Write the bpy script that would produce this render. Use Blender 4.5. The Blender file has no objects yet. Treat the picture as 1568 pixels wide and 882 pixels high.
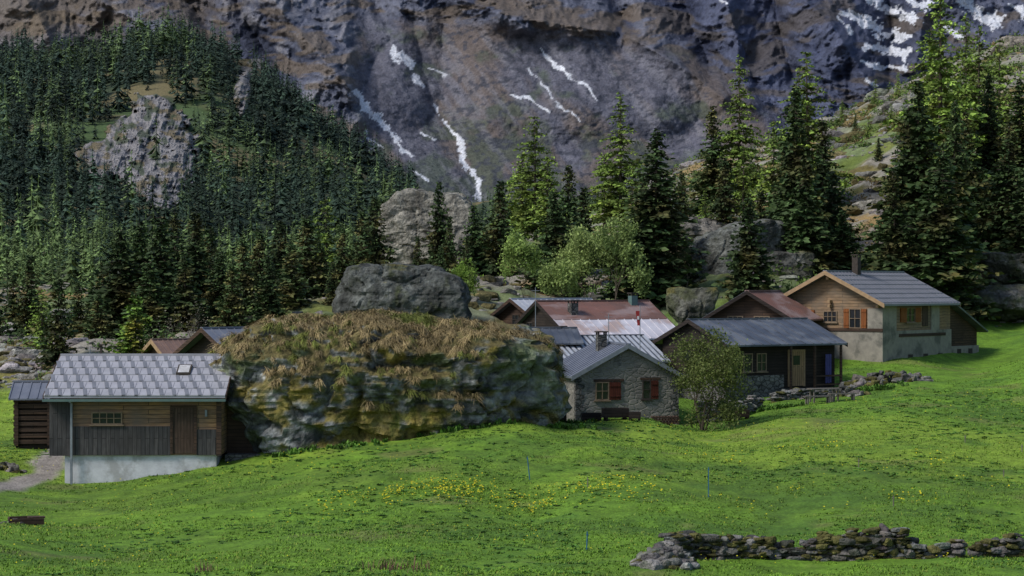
import bpy, bmesh, math
import numpy as np
from mathutils import Vector, Matrix
F = 3136.0
HZ = 441.0
scene = bpy.context.scene

# ------------------------------------------------------------------ noise
def _hash(ix, iy, iz, seed):
    n = (ix*374761393 + iy*668265263 + iz*1274126177 + seed*974634777) & 0xffffffff
    n = ((n ^ (n >> 13))*1274126177) & 0xffffffff
    n = ((n ^ (n >> 16))*2246822519) & 0xffffffff
    return ((n ^ (n >> 15)) & 0xffffff)/float(0xffffff)*2-1
def vn(x, y, z=0.0, seed=0):
    x, y, z = np.broadcast_arrays(np.asarray(x, float), np.asarray(y, float), np.asarray(z, float))
    ix = np.floor(x).astype(np.int64); iy = np.floor(y).astype(np.int64); iz = np.floor(z).astype(np.int64)
    fx = x-ix; fy = y-iy; fz = z-iz
    fx = fx*fx*(3-2*fx); fy = fy*fy*(3-2*fy); fz = fz*fz*(3-2*fz)
    def c(a, b, d): return _hash(ix+a, iy+b, iz+d, seed)
    r = 0
    for d, wz in ((0, 1-fz), (1, fz)):
        r = r + wz*((c(0,0,d)*(1-fx)+c(1,0,d)*fx)*(1-fy)+(c(0,1,d)*(1-fx)+c(1,1,d)*fx)*fy)
    return r
def fbm(x, y, z=0.0, o=4, seed=0, g=.5):
    a = 1; s = 0; t = 0; f = 1
    for i in range(o):
        s = s+a*vn(np.asarray(x)*f+i*17.3, np.asarray(y)*f+i*9.1, np.asarray(z)*f, seed+i); t += a; a *= g; f *= 2.03
    return s/t
def ridged(x, y, z=0.0, o=4, seed=0):
    a = 1; s = 0; t = 0; f = 1
    for i in range(o):
        s = s+a*(1-2*np.abs(vn(np.asarray(x)*f+i*7.3, np.asarray(y)*f+i*3.1, np.asarray(z)*f, seed+i))); t += a; a *= .5; f *= 2.1
    return s/t
def sst(a, b, x):
    t = np.clip((x-a)/(b-a), 0, 1); return t*t*(3-2*t)
def mix(a, b, t):
    t = np.broadcast_to(np.asarray(t, float), (len(a),))
    return a*(1-t[:, None])+np.asarray(b)*t[:, None]

# ------------------------------------------------------------------ mesh utils
def link(o, parent=None):
    scene.collection.objects.link(o)
    if parent is not None: o.parent = parent
    return o
def npmesh(name, V, Fc, col=None, mats=(), smooth=False, mi=None):
    me = bpy.data.meshes.new(name)
    V = np.asarray(V, np.float32); Fc = np.asarray(Fc, np.int32)
    n, k = Fc.shape
    me.vertices.add(len(V)); me.vertices.foreach_set('co', V.ravel())
    me.loops.add(n*k); me.loops.foreach_set('vertex_index', Fc.ravel())
    me.polygons.add(n); me.polygons.foreach_set('loop_start', np.arange(0, n*k, k, dtype=np.int32))
    me.update(calc_edges=True)
    me.polygons.foreach_set('use_smooth', np.full(n, bool(smooth)))
    if mi is not None: me.polygons.foreach_set('material_index', np.asarray(mi, np.int32))
    if col is not None:
        c = np.ones((len(V), 4), np.float32); c[:, :3] = np.clip(col, 0, 1)
        at = me.color_attributes.new('Col', 'FLOAT_COLOR', 'POINT'); at.data.foreach_set('color', c.ravel())
    for m in mats: me.materials.append(m)
    me.update()
    return me
def obj(name, me, parent=None, loc=None):
    o = bpy.data.objects.new(name, me)
    if loc is not None: o.location = loc
    return link(o, parent)
def empty(name, loc=(0,0,0), rz=0):
    o = bpy.data.objects.new(name, None); o.empty_display_size = .3
    o.location = loc; o.rotation_euler = (0, 0, rz); return link(o)
BF = [(0,1,3,2),(4,6,7,5),(0,4,5,1),(2,3,7,6),(0,2,6,4),(1,5,7,3)]
def bxv(b): return [(b[i], b[2+j], b[4+k]) for i in (0,1) for j in (0,1) for k in (0,1)]
def boxes(name, bl, mat, parent, fn=None):
    V = []; Fs = []
    for b in bl:
        n = len(V); vv = bxv(b)
        if fn: vv = [fn(*v) for v in vv]
        V += vv; Fs += [tuple(n+i for i in f) for f in BF]
    me = bpy.data.meshes.new(name); me.from_pydata(V, [], Fs); me.materials.append(mat); me.update()
    return obj(name, me, parent)
def pmesh(name, V, Fs, mat, parent):
    me = bpy.data.meshes.new(name); me.from_pydata(V, [], Fs); me.materials.append(mat); me.update()
    return obj(name, me, parent)

# ------------------------------------------------------------------ materials
def newmat(name, rough=.9, spec=.25, metal=0):
    m = bpy.data.materials.new(name); m.use_nodes = True
    nt = m.node_tree; b = nt.nodes['Principled BSDF']
    b.inputs['Roughness'].default_value = rough; b.inputs['Metallic'].default_value = metal
    b.inputs['Specular IOR Level'].default_value = spec
    return m, nt, b
def N(nt, t, **kw):
    n = nt.nodes.new(t)
    for k, v in kw.items():
        if k in n.inputs: n.inputs[k].default_value = v
        else: setattr(n, k, v)
    return n
def coord(nt, scale=(1,1,1)):
    tc = N(nt, 'ShaderNodeTexCoord'); mp = N(nt, 'ShaderNodeMapping'); mp.inputs['Scale'].default_value = scale
    nt.links.new(tc.outputs['Object'], mp.inputs['Vector']); return mp.outputs['Vector']
def noise(nt, vec, scale, detail=4, rough=.6):
    n = N(nt, 'ShaderNodeTexNoise', Scale=scale, Detail=detail, Roughness=rough)
    nt.links.new(vec, n.inputs['Vector']); return n.outputs['Fac']
def mrange(nt, v, a, b, c, d):
    n = N(nt, 'ShaderNodeMapRange'); nt.links.new(v, n.inputs['Value'])
    for i, x in zip(('From Min','From Max','To Min','To Max'), (a,b,c,d)): n.inputs[i].default_value = x
    return n.outputs['Result']
def scalec(nt, c, v):
    n = N(nt, 'ShaderNodeVectorMath', operation='SCALE'); nt.links.new(c, n.inputs[0]); nt.links.new(v, n.inputs['Scale']); return n.outputs[0]
def mixc(nt, f, a, b):
    n = N(nt, 'ShaderNodeMix', data_type='RGBA')
    nt.links.new(f, n.inputs[0])
    for s, i in ((a, 6), (b, 7)):
        if isinstance(s, tuple): n.inputs[i].default_value = (*s, 1)
        else: nt.links.new(s, n.inputs[i])
    return n.outputs[2]
def bump(nt, b, h, st=.5, dist=.05):
    n = N(nt, 'ShaderNodeBump', Strength=st, Distance=dist); nt.links.new(h, n.inputs['Height']); nt.links.new(n.outputs[0], b.inputs['Normal'])
def attrmat(name, sc=2., amp=.3, sc2=None, amp2=.2, bst=0, bsc=4, bd=.05, rough=.9, orand=0, spec=.2, stretch=(1,1,1), transl=0):
    m, nt, b = newmat(name, rough, spec)
    a = N(nt, 'ShaderNodeAttribute', attribute_name='Col').outputs['Color']
    v = coord(nt, stretch)
    c = scalec(nt, a, mrange(nt, noise(nt, v, sc), .3, .7, 1-amp, 1+amp))
    if sc2: c = scalec(nt, c, mrange(nt, noise(nt, v, sc2, 3), .3, .7, 1-amp2, 1+amp2))
    if orand:
        oi = N(nt, 'ShaderNodeObjectInfo'); c = scalec(nt, c, mrange(nt, oi.outputs['Random'], 0, 1, 1-orand, 1+orand))
    nt.links.new(c, b.inputs['Base Color'])
    if bst: bump(nt, b, noise(nt, v, bsc, 5, .65), bst, bd)
    if transl:
        tr = N(nt, 'ShaderNodeBsdfTranslucent'); nt.links.new(c, tr.inputs['Color'])
        mx = N(nt, 'ShaderNodeMixShader'); mx.inputs[0].default_value = transl
        nt.links.new(b.outputs[0], mx.inputs[1]); nt.links.new(tr.outputs[0], mx.inputs[2])
        nt.links.new(mx.outputs[0], nt.nodes['Material Output'].inputs['Surface'])
    return m
def noisy(name, c1, c2, sc=3, rough=.85, metal=0, stretch=(1,1,1), bst=.2, bsc=15, spec=.25, c3=None, sc3=.6, bd=.02):
    m, nt, b = newmat(name, rough, spec, metal); v = coord(nt, stretch)
    c = mixc(nt, mrange(nt, noise(nt, v, sc), .35, .65, 0, 1), c1, c2)
    if c3: c = mixc(nt, mrange(nt, noise(nt, v, sc3), .5, .62, 0, 1), c, c3)
    nt.links.new(c, b.inputs['Base Color'])
    if bst: bump(nt, b, noise(nt, v, bsc), bst, bd)
    return m
def planks(name, c1, c2, dark, vertical=False, rowh=.17, stain=None):
    m, nt, b = newmat(name, .85, .2)
    tc = N(nt, 'ShaderNodeTexCoord'); sp = N(nt, 'ShaderNodeSeparateXYZ'); nt.links.new(tc.outputs['Object'], sp.inputs[0])
    ad = N(nt, 'ShaderNodeMath', operation='ADD'); nt.links.new(sp.outputs[0], ad.inputs[0]); nt.links.new(sp.outputs[1], ad.inputs[1])
    cb = N(nt, 'ShaderNodeCombineXYZ')
    if vertical: nt.links.new(sp.outputs[2], cb.inputs[0]); nt.links.new(ad.outputs[0], cb.inputs[1])
    else: nt.links.new(ad.outputs[0], cb.inputs[0]); nt.links.new(sp.outputs[2], cb.inputs[1])
    br = N(nt, 'ShaderNodeTexBrick'); nt.links.new(cb.outputs[0], br.inputs['Vector'])
    br.inputs['Color1'].default_value = (*c1, 1); br.inputs['Color2'].default_value = (*c2, 1); br.inputs['Mortar'].default_value = (*dark, 1)
    br.inputs['Scale'].default_value = 1; br.inputs['Brick Width'].default_value = 2.3; br.inputs['Row Height'].default_value = rowh
    br.inputs['Mortar Size'].default_value = .014; br.inputs['Mortar Smooth'].default_value = .3
    mp = N(nt, 'ShaderNodeMapping'); mp.inputs['Scale'].default_value = (1, 9, 1); nt.links.new(cb.outputs[0], mp.inputs['Vector'])
    g = noise(nt, mp.outputs[0], 1.5, 6)
    c = scalec(nt, br.outputs['Color'], mrange(nt, g, .3, .7, .6, 1.4))
    big = noise(nt, tc.outputs['Object'], .7, 3)
    c = mixc(nt, mrange(nt, big, .4, .7, 0, .75), c, stain or tuple(x*.45 for x in c1))
    nt.links.new(c, b.inputs['Base Color'])
    bump(nt, b, br.outputs['Fac'], -.6, .03)
    return m
def masonry(name, ca, cb_, mortar, sc=3.2, stretch=(1,1,1.5), plaster=0, pc=(.3,.28,.25)):
    m, nt, b = newmat(name, .95, .15); v = coord(nt, stretch)
    nz = N(nt, 'ShaderNodeTexNoise', Scale=2.5); nt.links.new(v, nz.inputs['Vector'])
    mv = N(nt, 'ShaderNodeVectorMath', operation='MULTIPLY_ADD'); nt.links.new(nz.outputs['Color'], mv.inputs[0]); mv.inputs[1].default_value = (.25,)*3; nt.links.new(v, mv.inputs[2])
    v1 = N(nt, 'ShaderNodeTexVoronoi', Scale=sc); nt.links.new(mv.outputs[0], v1.inputs['Vector'])
    v2 = N(nt, 'ShaderNodeTexVoronoi', Scale=sc, feature='DISTANCE_TO_EDGE'); nt.links.new(mv.outputs[0], v2.inputs['Vector'])
    s = N(nt, 'ShaderNodeSeparateColor'); nt.links.new(v1.outputs['Color'], s.inputs[0])
    c = mixc(nt, s.outputs[0], ca, cb_)
    c = scalec(nt, c, mrange(nt, noise(nt, v, 9), .3, .7, .7, 1.3))
    c = mixc(nt, mrange(nt, v2.outputs['Distance'], .02, .09, 1, 0), c, mortar)
    if plaster: c = mixc(nt, mrange(nt, noise(nt, v, 1.1, 6), .62-plaster*.3, .66-plaster*.3, 0, 1), c, pc)
    c = scalec(nt, c, mrange(nt, noise(nt, v, .8, 3), .3, .7, .75, 1.2))
    nt.links.new(c, b.inputs['Base Color'])
    bump(nt, b, mrange(nt, v2.outputs['Distance'], 0, .15, 0, 1), .7, .04)
    return m

M_terrain = attrmat('terrain', 1.4, .3, 9, .3, .8, 5, .12)
M_mount = attrmat('mountain_rock', .1, .2, .45, .25, .8, .22, 4)
M_cliff = attrmat('cliff_rock', .3, .25, 1.2, .3, 1., .6, 2)
M_rock = attrmat('boulder_rock', 1.1, .4, 5, .4, 1., 2.6, .3)
M_leaf = attrmat('conifer_needles', 3, .15, rough=.75, orand=.28)
M_forest = attrmat('far_needles', .1, .2, rough=.85)
M_grass = attrmat('grass_blades', .35, .2, rough=.75)
M_dry = attrmat('dry_grass', 1, .2, rough=.85)
M_dec = attrmat('leaves', 2, .2, rough=.65, orand=.1, transl=.3)
M_bark = noisy('bark', (.05,.04,.03), (.1,.08,.06), 6, stretch=(1,1,.3))
M_barkpale = noisy('bark_pale', (.22,.19,.16), (.12,.1,.09), 6, stretch=(1,1,.3))
M_glass, _nt, _b = newmat('window_glass', .12, .5); _b.inputs['Base Color'].default_value = (.015,.018,.022,1)
W_barn = planks('barn_wood', (.23,.135,.07), (.16,.1,.065), (.02,.015,.012), rowh=.2, stain=(.1,.085,.075))
W_barnlow = planks('barn_wood_grey', (.07,.066,.066), (.042,.042,.044), (.01,.01,.01), True, rowh=.2)
W_dark = planks('dark_wood', (.033,.025,.021), (.021,.016,.015), (.006,.005,.005))
W_brown = planks('brown_wood', (.075,.046,.032), (.048,.032,.025), (.012,.01,.008))
W_chalet = planks('chalet_wood', (.24,.155,.09), (.18,.125,.08), (.04,.03,.02), rowh=.2, stain=(.125,.11,.09))
W_door = planks('door_wood', (.08,.052,.038), (.055,.038,.03), (.012,.01,.008), True, rowh=.14)
W_lightdoor = planks('light_door_wood', (.34,.22,.12), (.28,.18,.1), (.05,.03,.02), True, rowh=.16)
M_orange = planks('orange_shutter', (.24,.085,.025), (.2,.07,.02), (.05,.02,.01), True, rowh=.12, stain=(.16,.055,.02))
M_redsh = planks('red_shutter', (.1,.026,.015), (.085,.022,.013), (.02,.01,.01), True, rowh=.12)
M_frame = noisy('frame_wood', (.2,.15,.1), (.14,.1,.07), 5)
M_fascia = noisy('fascia_wood', (.31,.21,.12), (.23,.155,.09), 4)
M_darkfr = noisy('dark_frame', (.05,.04,.035), (.03,.025,.02), 5)
M_white = noisy('whitewash', (.54,.54,.57), (.44,.44,.47), 2.5, bst=.5, bsc=12, c3=(.34,.335,.34), sc3=1.2)
M_plaster = noisy('plaster', (.25,.23,.195), (.195,.18,.155), 2.5, bst=.4, bsc=10, c3=(.12,.115,.1), sc3=.9)
S_house = masonry('rubble_masonry', (.11,.105,.1), (.25,.235,.205), (.2,.19,.175), 2.6, plaster=.55, pc=(.185,.175,.155))
S_dark = masonry('dark_masonry', (.065,.065,.063), (.16,.155,.145), (.03,.03,.028), 3)
R_tile = noisy('roof_tile_grey', (.25,.25,.28), (.31,.31,.345), 1.3, rough=.5, spec=.4, bst=0)
R_tile2 = noisy('roof_tile_dark', (.125,.13,.15), (.155,.16,.185), 1.3, rough=.5, spec=.4, bst=0)
R_slate = noisy('roof_slate_blue', (.1,.112,.148), (.135,.148,.185), 1.2, rough=.5, spec=.4, bst=.1)
R_darkmetal = noisy('roof_dark_metal', (.045,.053,.072), (.078,.088,.112), 1.0, rough=.45, spec=.4, bst=.1, c3=(.11,.12,.14), sc3=.5)
R_rust = noisy('roof_rust', (.17,.085,.07), (.12,.07,.06), 1.2, rough=.7, bst=.1, c3=(.22,.16,.155), sc3=.7, stretch=(1,.4,1))
R_light = noisy('roof_light_metal', (.5,.49,.54), (.4,.39,.44), 1, rough=.5, bst=.05, c3=(.34,.27,.26), sc3=.5)
R_corr = noisy('roof_corrugated', (.38,.4,.45), (.28,.3,.34), 1.5, rough=.45, bst=.05)
R_brown = noisy('roof_brown', (.17,.11,.09), (.12,.08,.07), 2, rough=.8)
M_metal = noisy('grey_metal', (.13,.15,.17), (.2,.22,.24), 3, rough=.5)
M_copper = noisy('green_metal', (.07,.12,.115), (.09,.14,.13), 3, rough=.6)
M_blue = noisy('blue_cloth', (.07,.07,.2), (.05,.05,.14), 4)

# ------------------------------------------------------------------ terrain
CP = [(0,-20,-1.7),(-8,-20,-2),(8,-20,-2),(0,0,-1.8),(-12,0,-2.2),(12,0,-2.2),(0,20,-4.6),(-16,20,-4.8),(16,20,-4.8),(0,40,-7.3),(-18,40,-7.5),(18,40,-7.5)]
RP = [(0,882,60),(400,882,60),(800,882,60),(1200,882,60),(1568,878,60),
(0,835,68),(400,835,68),(800,835,68),(1200,833,69),(1568,826,70),
(0,802,77),(400,792,77),(800,785,77),(1200,775,78),(1568,765,78),
(0,768,88),(100,754,92),(200,740,93),(333,717,93.5),(400,702,94.5),(550,674,95),(700,652,96.5),(800,640,98),(900,652,99),(1000,657,100),
(550,722,86),(700,703,87),(850,703,87),(1000,695,90),(1200,690,90),(1400,680,92),(1568,660,98),
(0,700,100),(60,655,112),(0,640,118),
(880,657,108),(1040,652,109),(1120,640,111),(1215,618,113),(1300,610,115),(1400,588,119),(1568,552,128),
(1350,560,129),(1500,546,138),(1568,515,145),(1568,472,155),(1230,572,128),
(200,645,108),(400,640,110),(600,620,112),(750,600,118),(900,590,122),(750,540,135),(900,530,140),
(100,560,130),(300,545,130),(450,520,130),(0,560,135),(600,510,135),(1000,520,140),(1150,485,145),
(100,500,165),(300,480,165),(500,450,165),(650,410,172),(800,400,175),(0,500,170),
(1000,400,175),(1150,400,162),(1300,380,170),(1450,400,165),(1568,400,165),
(1050,330,215),(1200,290,215),(1300,260,215),(1450,210,220),(1568,175,225),
(1050,272,255),(1150,240,260),(1300,178,265),(1400,132,270),(1568,65,275),
(1050,290,340),(1300,215,340),(1568,120,350),(1050,300,600),(1300,240,600),(1568,160,600),(1050,300,1300),(1400,250,1300),
(800,380,240),(900,350,240),(740,385,300),(740,370,500),(740,340,900),(740,310,1300),
(100,450,240),(400,440,240),(600,420,240),
(0,400,350),(200,400,350),(400,410,350),(600,400,350),(0,310,500),(200,310,500),(400,340,500),(600,370,500),
(0,230,650),(200,225,650),(400,262,650),(520,295,650),(620,335,650),
(0,150,800),(150,135,800),(270,132,780),(400,170,780),(500,220,780),(580,275,780),(640,325,750),
(0,112,920),(120,108,900),(180,92,900),(270,82,900),(350,105,890),(430,155,880),(520,228,860),(600,292,850),
(0,130,1100),(270,130,1100),(500,280,1050),(600,330,1000),(270,200,1300),(0,200,1300),(600,330,1300)]
for p, r, y in RP: CP.append(((p-784)*y/F, y, (HZ-r)*y/F))
CP = np.array(CP)
def warp(x, y):
    d = np.maximum(y+30, 4); u = np.clip(x/d, -.36, .36); return u*5, np.log(d), d
_cu, _cv, _cd = warp(CP[:,0], CP[:,1]); _t = CP[:,2]/_cd
def _k(r2): return .5*r2*np.log(r2+1e-12)
_n = len(CP)
_A = np.zeros((_n+3, _n+3)); _r2 = (_cu[:,None]-_cu)**2+(_cv[:,None]-_cv)**2
_A[:_n,:_n] = _k(_r2)+np.eye(_n)*2e-4
_P = np.stack([np.ones(_n), _cu, _cv], 1); _A[:_n,_n:] = _P; _A[_n:,:_n] = _P.T
_W = np.linalg.solve(_A, np.concatenate([_t, np.zeros(3)]))
def wild(x, y):
    a = x/np.maximum(y, 20)*F
    lim = np.interp(a, [-784,-500,-200,0,250,450,600,784], [122,122,126,131,134,140,141,146])
    return sst(0, 12, y-lim)
def Hraw(x, y):
    x = np.asarray(x, float).ravel(); y = np.asarray(y, float).ravel()
    out = np.empty(len(x))
    for s in range(0, len(x), 40000):
        u, v, d = warp(x[s:s+40000], y[s:s+40000])
        k = _k((u[:,None]-_cu)**2+(v[:,None]-_cv)**2)
        out[s:s+40000] = (k@_W[:_n]+_W[_n]+_W[_n+1]*u+_W[_n+2]*v)*d
    return out
def Hh(x, y):
    x = np.asarray(x, float).ravel(); y = np.asarray(y, float).ravel()
    z = Hraw(x, y); w = wild(x, y)
    z = z+(1-w)*(.26*fbm(x/6, y/6, 0, 3, 5)+.07*fbm(x/1.2, y/1.2, 0, 2, 6))
    far = sst(300, 600, y)
    rr = ridged(x/6, y/9, 0, 5, 3)
    z = z+w*(1-far)*(1.1*fbm(x/11, y/11, 0, 5, 8)+.7*rr+.3*fbm(x/1.5, y/1.5, 0, 2, 7))
    return z+far*5*fbm(x/50, y/50, 0, 5, 9)
# shape of the bare rock faces on the forested hill, in bearing / elevation
def cliffmask(p, r):
    n1_ = fbm(p/40, r/40, 0, 4, 140); n2_ = fbm(p/14, r/14, 0, 3, 141)
    e1 = 1-np.sqrt(((p-240-(r-230)*.12+22*n1_+10*n2_)/74)**2+((r-234+20*n1_)/94)**2)
    e2 = 1-np.sqrt(((p-372+5*n1_)/15)**2+((r-146+8*n1_)/40)**2)
    e3 = 1-np.sqrt(((p-165+14*n1_+8*n2_)/50)**2+((r-245+20*n1_)/32)**2)
    return np.maximum(np.maximum(e1, e2), e3)
ys = np.concatenate([np.linspace(-22, 50, 40, endpoint=False), np.linspace(50, 135, 320, endpoint=False), np.linspace(135, 300, 250, endpoint=False), np.linspace(300, 1320, 240)])
us = np.linspace(-.6, .6, 620)
Y, U = np.meshgrid(ys, us, indexing='ij'); X = U*(Y+30)
X = X.ravel(); Y = Y.ravel(); Z = Hh(X, Y)
ni, nj = len(ys), len(us)
idx = np.arange(ni*nj).reshape(ni, nj)
def gridf(idx): return np.stack([idx[:-1,:-1], idx[:-1,1:], idx[1:,1:], idx[1:,:-1]], -1).reshape(-1, 4)
def polydist(px, py, pts):
    d = np.full(px.shape, 1e9); w = np.zeros(px.shape)
    for (x0,y0,w0), (x1,y1,w1) in zip(pts[:-1], pts[1:]):
        dx, dy = x1-x0, y1-y0; t = np.clip(((px-x0)*dx+(py-y0)*dy)/(dx*dx+dy*dy+1e-9), 0, 1)
        dd = np.hypot(px-x0-t*dx, py-y0-t*dy); k = dd < d; d = np.where(k, dd, d); w = np.where(k, w0+(w1-w0)*t, w)
    return d, w
PATH = [(-40,84,1.),(-27,86.5,.9),(-22.6,92,.8),(-22,97,.7),(-24,110,.5)]
n1 = fbm(X/9, Y/9, 0, 5, 21); n2 = fbm(X/1.6, Y/1.6, 0, 4, 22); n3 = fbm(X/30, Y/30, 0, 3, 23)
G = np.array([.105,.2,.018])
col = np.tile(G, (len(X), 1))*(1+.4*n1+.35*n2)[:, None]
col = mix(col, (.175,.25,.026), sst(-.05, .4, n3+n2*.4)*.65)
col = mix(col, (.045,.105,.014), sst(.02, .4, n1+.6*n2)*.7)
col = mix(col, (.05,.1,.015), sst(.1, .4, fbm(X/14, Y/5, 0, 4, 27)+.2*n2)*.45)
col = mix(col, (.15,.14,.05), sst(.3, .55, fbm(X/4, Y/3, 0, 4, 25)+.3*n2)*.45)
path_d, path_w = polydist(X, Y, PATH)
pm = 1-sst(-.15, .35, path_d-path_w+n2*.5)
col = mix(col, (.22,.2,.18), pm)
w = wild(X, Y)
wc = np.tile(np.array([.12,.1,.035]), (len(X), 1))*(1+.5*n2)[:, None]
wc = mix(wc, (.06,.09,.02), sst(-.1, .3, n1))
wc = mix(wc, (.23,.16,.07), sst(-.05, .25, fbm(X/6, Y/6, 0, 4, 33)))
rg = ridged(X/6, Y/9, 0, 5, 3)
wc = mix(wc, (.22,.205,.18), sst(.05, .25, rg*.5+.6*fbm(X/3, Y/3, 0, 4, 31))*.9)
wc = mix(wc, (.04,.037,.025), sst(.1, .45, -rg)*.7)
wc = mix(wc, (.085,.14,.025), (1-sst(-.3, .0, fbm(X/14, Y/14, 0, 3, 37)))*.7)
wc = mix(wc, (.1,.18,.02), sst(0, 1, (1-sst(150, 165, Y))*sst(480, 560, X/np.maximum(Y, 1)*F))*.9)
far = sst(230, 330, Y)
fc = np.tile(np.array([.033,.047,.026]), (len(X), 1))*(1+.4*n1)[:, None]
fc = mix(fc, (.13,.11,.055), sst(.05, .3, fbm(X/18, Y/18, 0, 4, 51)))
fc = mix(fc, (.06,.095,.035), sst(.1, .4, fbm(X/35, Y/35, 0, 4, 53)))
right = sst(0, 120, X/np.maximum(Y, 1)*F-200)
wc = mix(wc, fc, far*(1-right))
col = mix(col, wc, w)
ground = obj('meadow_ground', npmesh('meadow_ground', np.stack([X, Y, Z], 1), gridf(idx), col, [M_terrain], True))
# crags standing out of the forested hill
def crag(name, p0, p1, r0, r1, step):
    pp, rr_ = np.meshgrid(np.arange(p0, p1, step), np.arange(r0, r1, step)); sh_ = pp.shape; pp = pp.ravel(); rr_ = rr_.ravel()
    m = cliffmask(pp, rr_)
    yl = np.linspace(420, 900, 60); best = np.full(len(pp), 900.)
    a = (pp-784)/F; tgt = (HZ-rr_)/F
    prev = Hraw(a*yl[0], np.full(len(pp), yl[0]))/yl[0]-tgt
    found = np.zeros(len(pp), bool)
    for yv in yl[1:]:
        cur = Hraw(a*yv, np.full(len(pp), yv))/yv-tgt
        h = (~found) & (cur >= 0); t = np.clip(-prev/(cur-prev+1e-9), 0, 1); best[h] = (yv-(yl[1]-yl[0])*(1-t))[h]; found |= h; prev = cur
    flute = ridged((pp+.35*rr_)/17, rr_/60, 0, 5, 150); blk = ridged(pp/11, rr_/9, 0, 5, 151); st_ = vn(pp/60+fbm(pp/20, rr_/20, 0, 3, 152), (rr_-pp*.45)/5, 0, 153)
    inside = sst(-.02, .22, m+.08*blk)
    D_ = -inside*(14+16*sst(.1, .6, m))+(1-inside)*14-inside*(7*flute+5*blk+2.*st_+5*fbm(pp/40, rr_/40, 0, 3, 154))
    yy = best+D_
    V = np.stack([a*yy, yy, tgt*yy], 1)
    f1_ = fbm(pp/6, rr_/8, 0, 5, 155, .65)
    c = np.tile(np.array([.165,.16,.17]), (len(pp), 1))*(1+.5*f1_+.35*blk)[:, None]
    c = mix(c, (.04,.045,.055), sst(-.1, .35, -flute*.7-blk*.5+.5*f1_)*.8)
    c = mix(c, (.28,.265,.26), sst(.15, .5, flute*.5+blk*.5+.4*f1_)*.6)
    c = mix(c, (.14,.11,.05), sst(.12, .4, fbm(pp/18, rr_/10, 0, 4, 156)+.2*st_)*.8)
    c = mix(c, (.04,.06,.03), sst(.15, .35, fbm(pp/12, rr_/12, 0, 4, 157))*.8)
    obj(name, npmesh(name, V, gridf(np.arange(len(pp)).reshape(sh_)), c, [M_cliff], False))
crag('rock_cliff', 85, 345, 120, 345, .95)
crag('rock_cliff', 345, 400, 90, 200, .95)

# ------------------------------------------------------------------ mountain
aa = np.arange(-1150, 1151, 2.0); ee = np.concatenate([np.arange(0, 460, 1.7), 460+np.cumsum(np.linspace(2, 25, 60))])
E, A = np.meshgrid(ee, aa, indexing='ij'); sh = E.shape; A = A.ravel(); E = E.ravel()
px = A+784; row = HZ-E
nA = 22*fbm(A/90, E/90, 0, 4, 60)+10*fbm(A/20, E/20, 0, 4, 59)
m1 = (px-552)+nA*.7-np.maximum(0, (row-140))*.3+6; m2 = (row-(30+(px-620)*.1))+nA*1.1; m3 = 1010-px+(row-40)*1.35+nA
scr = sst(-12, 14, np.minimum.reduce([m1, m2, m3]))
cl_left = 1-sst(540, 580, px+nA*.5-(row-100)*.3)
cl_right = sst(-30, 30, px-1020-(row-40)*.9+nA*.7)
sl = A*.80+E*.60; dn = -A*.60+E*.80
wa = 18*fbm(A/70, E/70, 0, 3, 57); A2 = A+wa; E2 = E+wa
s2 = A2*.93+E2*.35; d2 = -A2*.35+E2*.93
fl = ridged(s2/75, d2/150, 0, 5, 63); cr = fbm(A2/22, E2/17, 0, 5, 64, .6); strat = vn(s2/70+fbm(A/40, E/40, 0, 3, 58), (E2+A2*.35)/9, 0, 65)
cr3 = ridged(A2/13, E2/16, 0, 4, 164)
def lines(ls, wd):
    o = np.zeros(len(A))
    for l in ls:
        d, _ = polydist(px+wa, row+wa*.6, [(a, b, 0) for a, b in l]); o = np.maximum(o, np.exp(-np.abs(d)/wd))
    return o
RID = lines([[(90,-200),(150,0),(260,60),(405,118)],[(330,-200),(420,0),(470,60),(535,135)],[(620,-200),(700,0),(800,28),(950,50),(1040,100),(1110,152)],[(1060,-200),(1110,0),(1130,60),(1150,160)],[(1180,-200),(1230,0),(1290,60),(1335,130)],[(1450,-200),(1500,-40),(1420,30),(1400,110)],[(0,-150),(40,0),(80,60)]], 38)
GUL = lines([[(540,-200),(575,0),(600,60),(556,138)],[(330,-100),(370,20),(420,100)],[(240,-50),(300,20),(330,70)],[(880,-200),(930,-40),(960,40)],[(1030,-100),(1060,40),(1085,110)],[(1170,-100),(1190,40),(1215,120)],[(640,40),(660,140),(700,220),(745,310)],[(1350,-60),(1370,60),(1360,120)]], 26)
D = 40*ridged(A/260, E/330, 0, 2, 61)+18*fbm(A/120, E/120, 0, 3, 62)-60*RID+50*GUL*(1-.6*scr)
D = D-(1-scr)*(18*fl+12*cr+3*strat+5*cr3)
D += scr*(3*fbm(sl/26, dn/140, 0, 4, 66)+2.2*fbm(A/8, E/8, 0, 4, 67)-8*np.maximum(ridged(sl/90, dn/260, 0, 4, 68)-.2, 0))
Yb = 1450/(1-E/(F*.74))
Ym = Yb+D
Xm = A*Ym/F; Zm = E*Ym/F
f1 = fbm(A/12, E/12, 0, 5, 70, .65); f2 = fbm(sl/10, dn/90, 0, 5, 71); f3 = fbm(A/60, E/60, 0, 4, 72)
crock = np.tile(np.array([.085,.093,.13]), (len(A), 1))*(1+.55*f1+.3*cr+.2*cr3)[:, None]  # rock tone tinted blue to carry the distance haze
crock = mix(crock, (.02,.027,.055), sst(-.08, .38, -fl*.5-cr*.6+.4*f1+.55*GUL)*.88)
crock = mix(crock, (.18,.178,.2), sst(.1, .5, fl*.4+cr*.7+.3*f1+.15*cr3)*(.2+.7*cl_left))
crock = mix(crock, (.115,.085,.052), sst(.03, .25, fbm(A2/50, E2/16, 0, 5, 74)+.15*strat)*.75)
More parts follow.
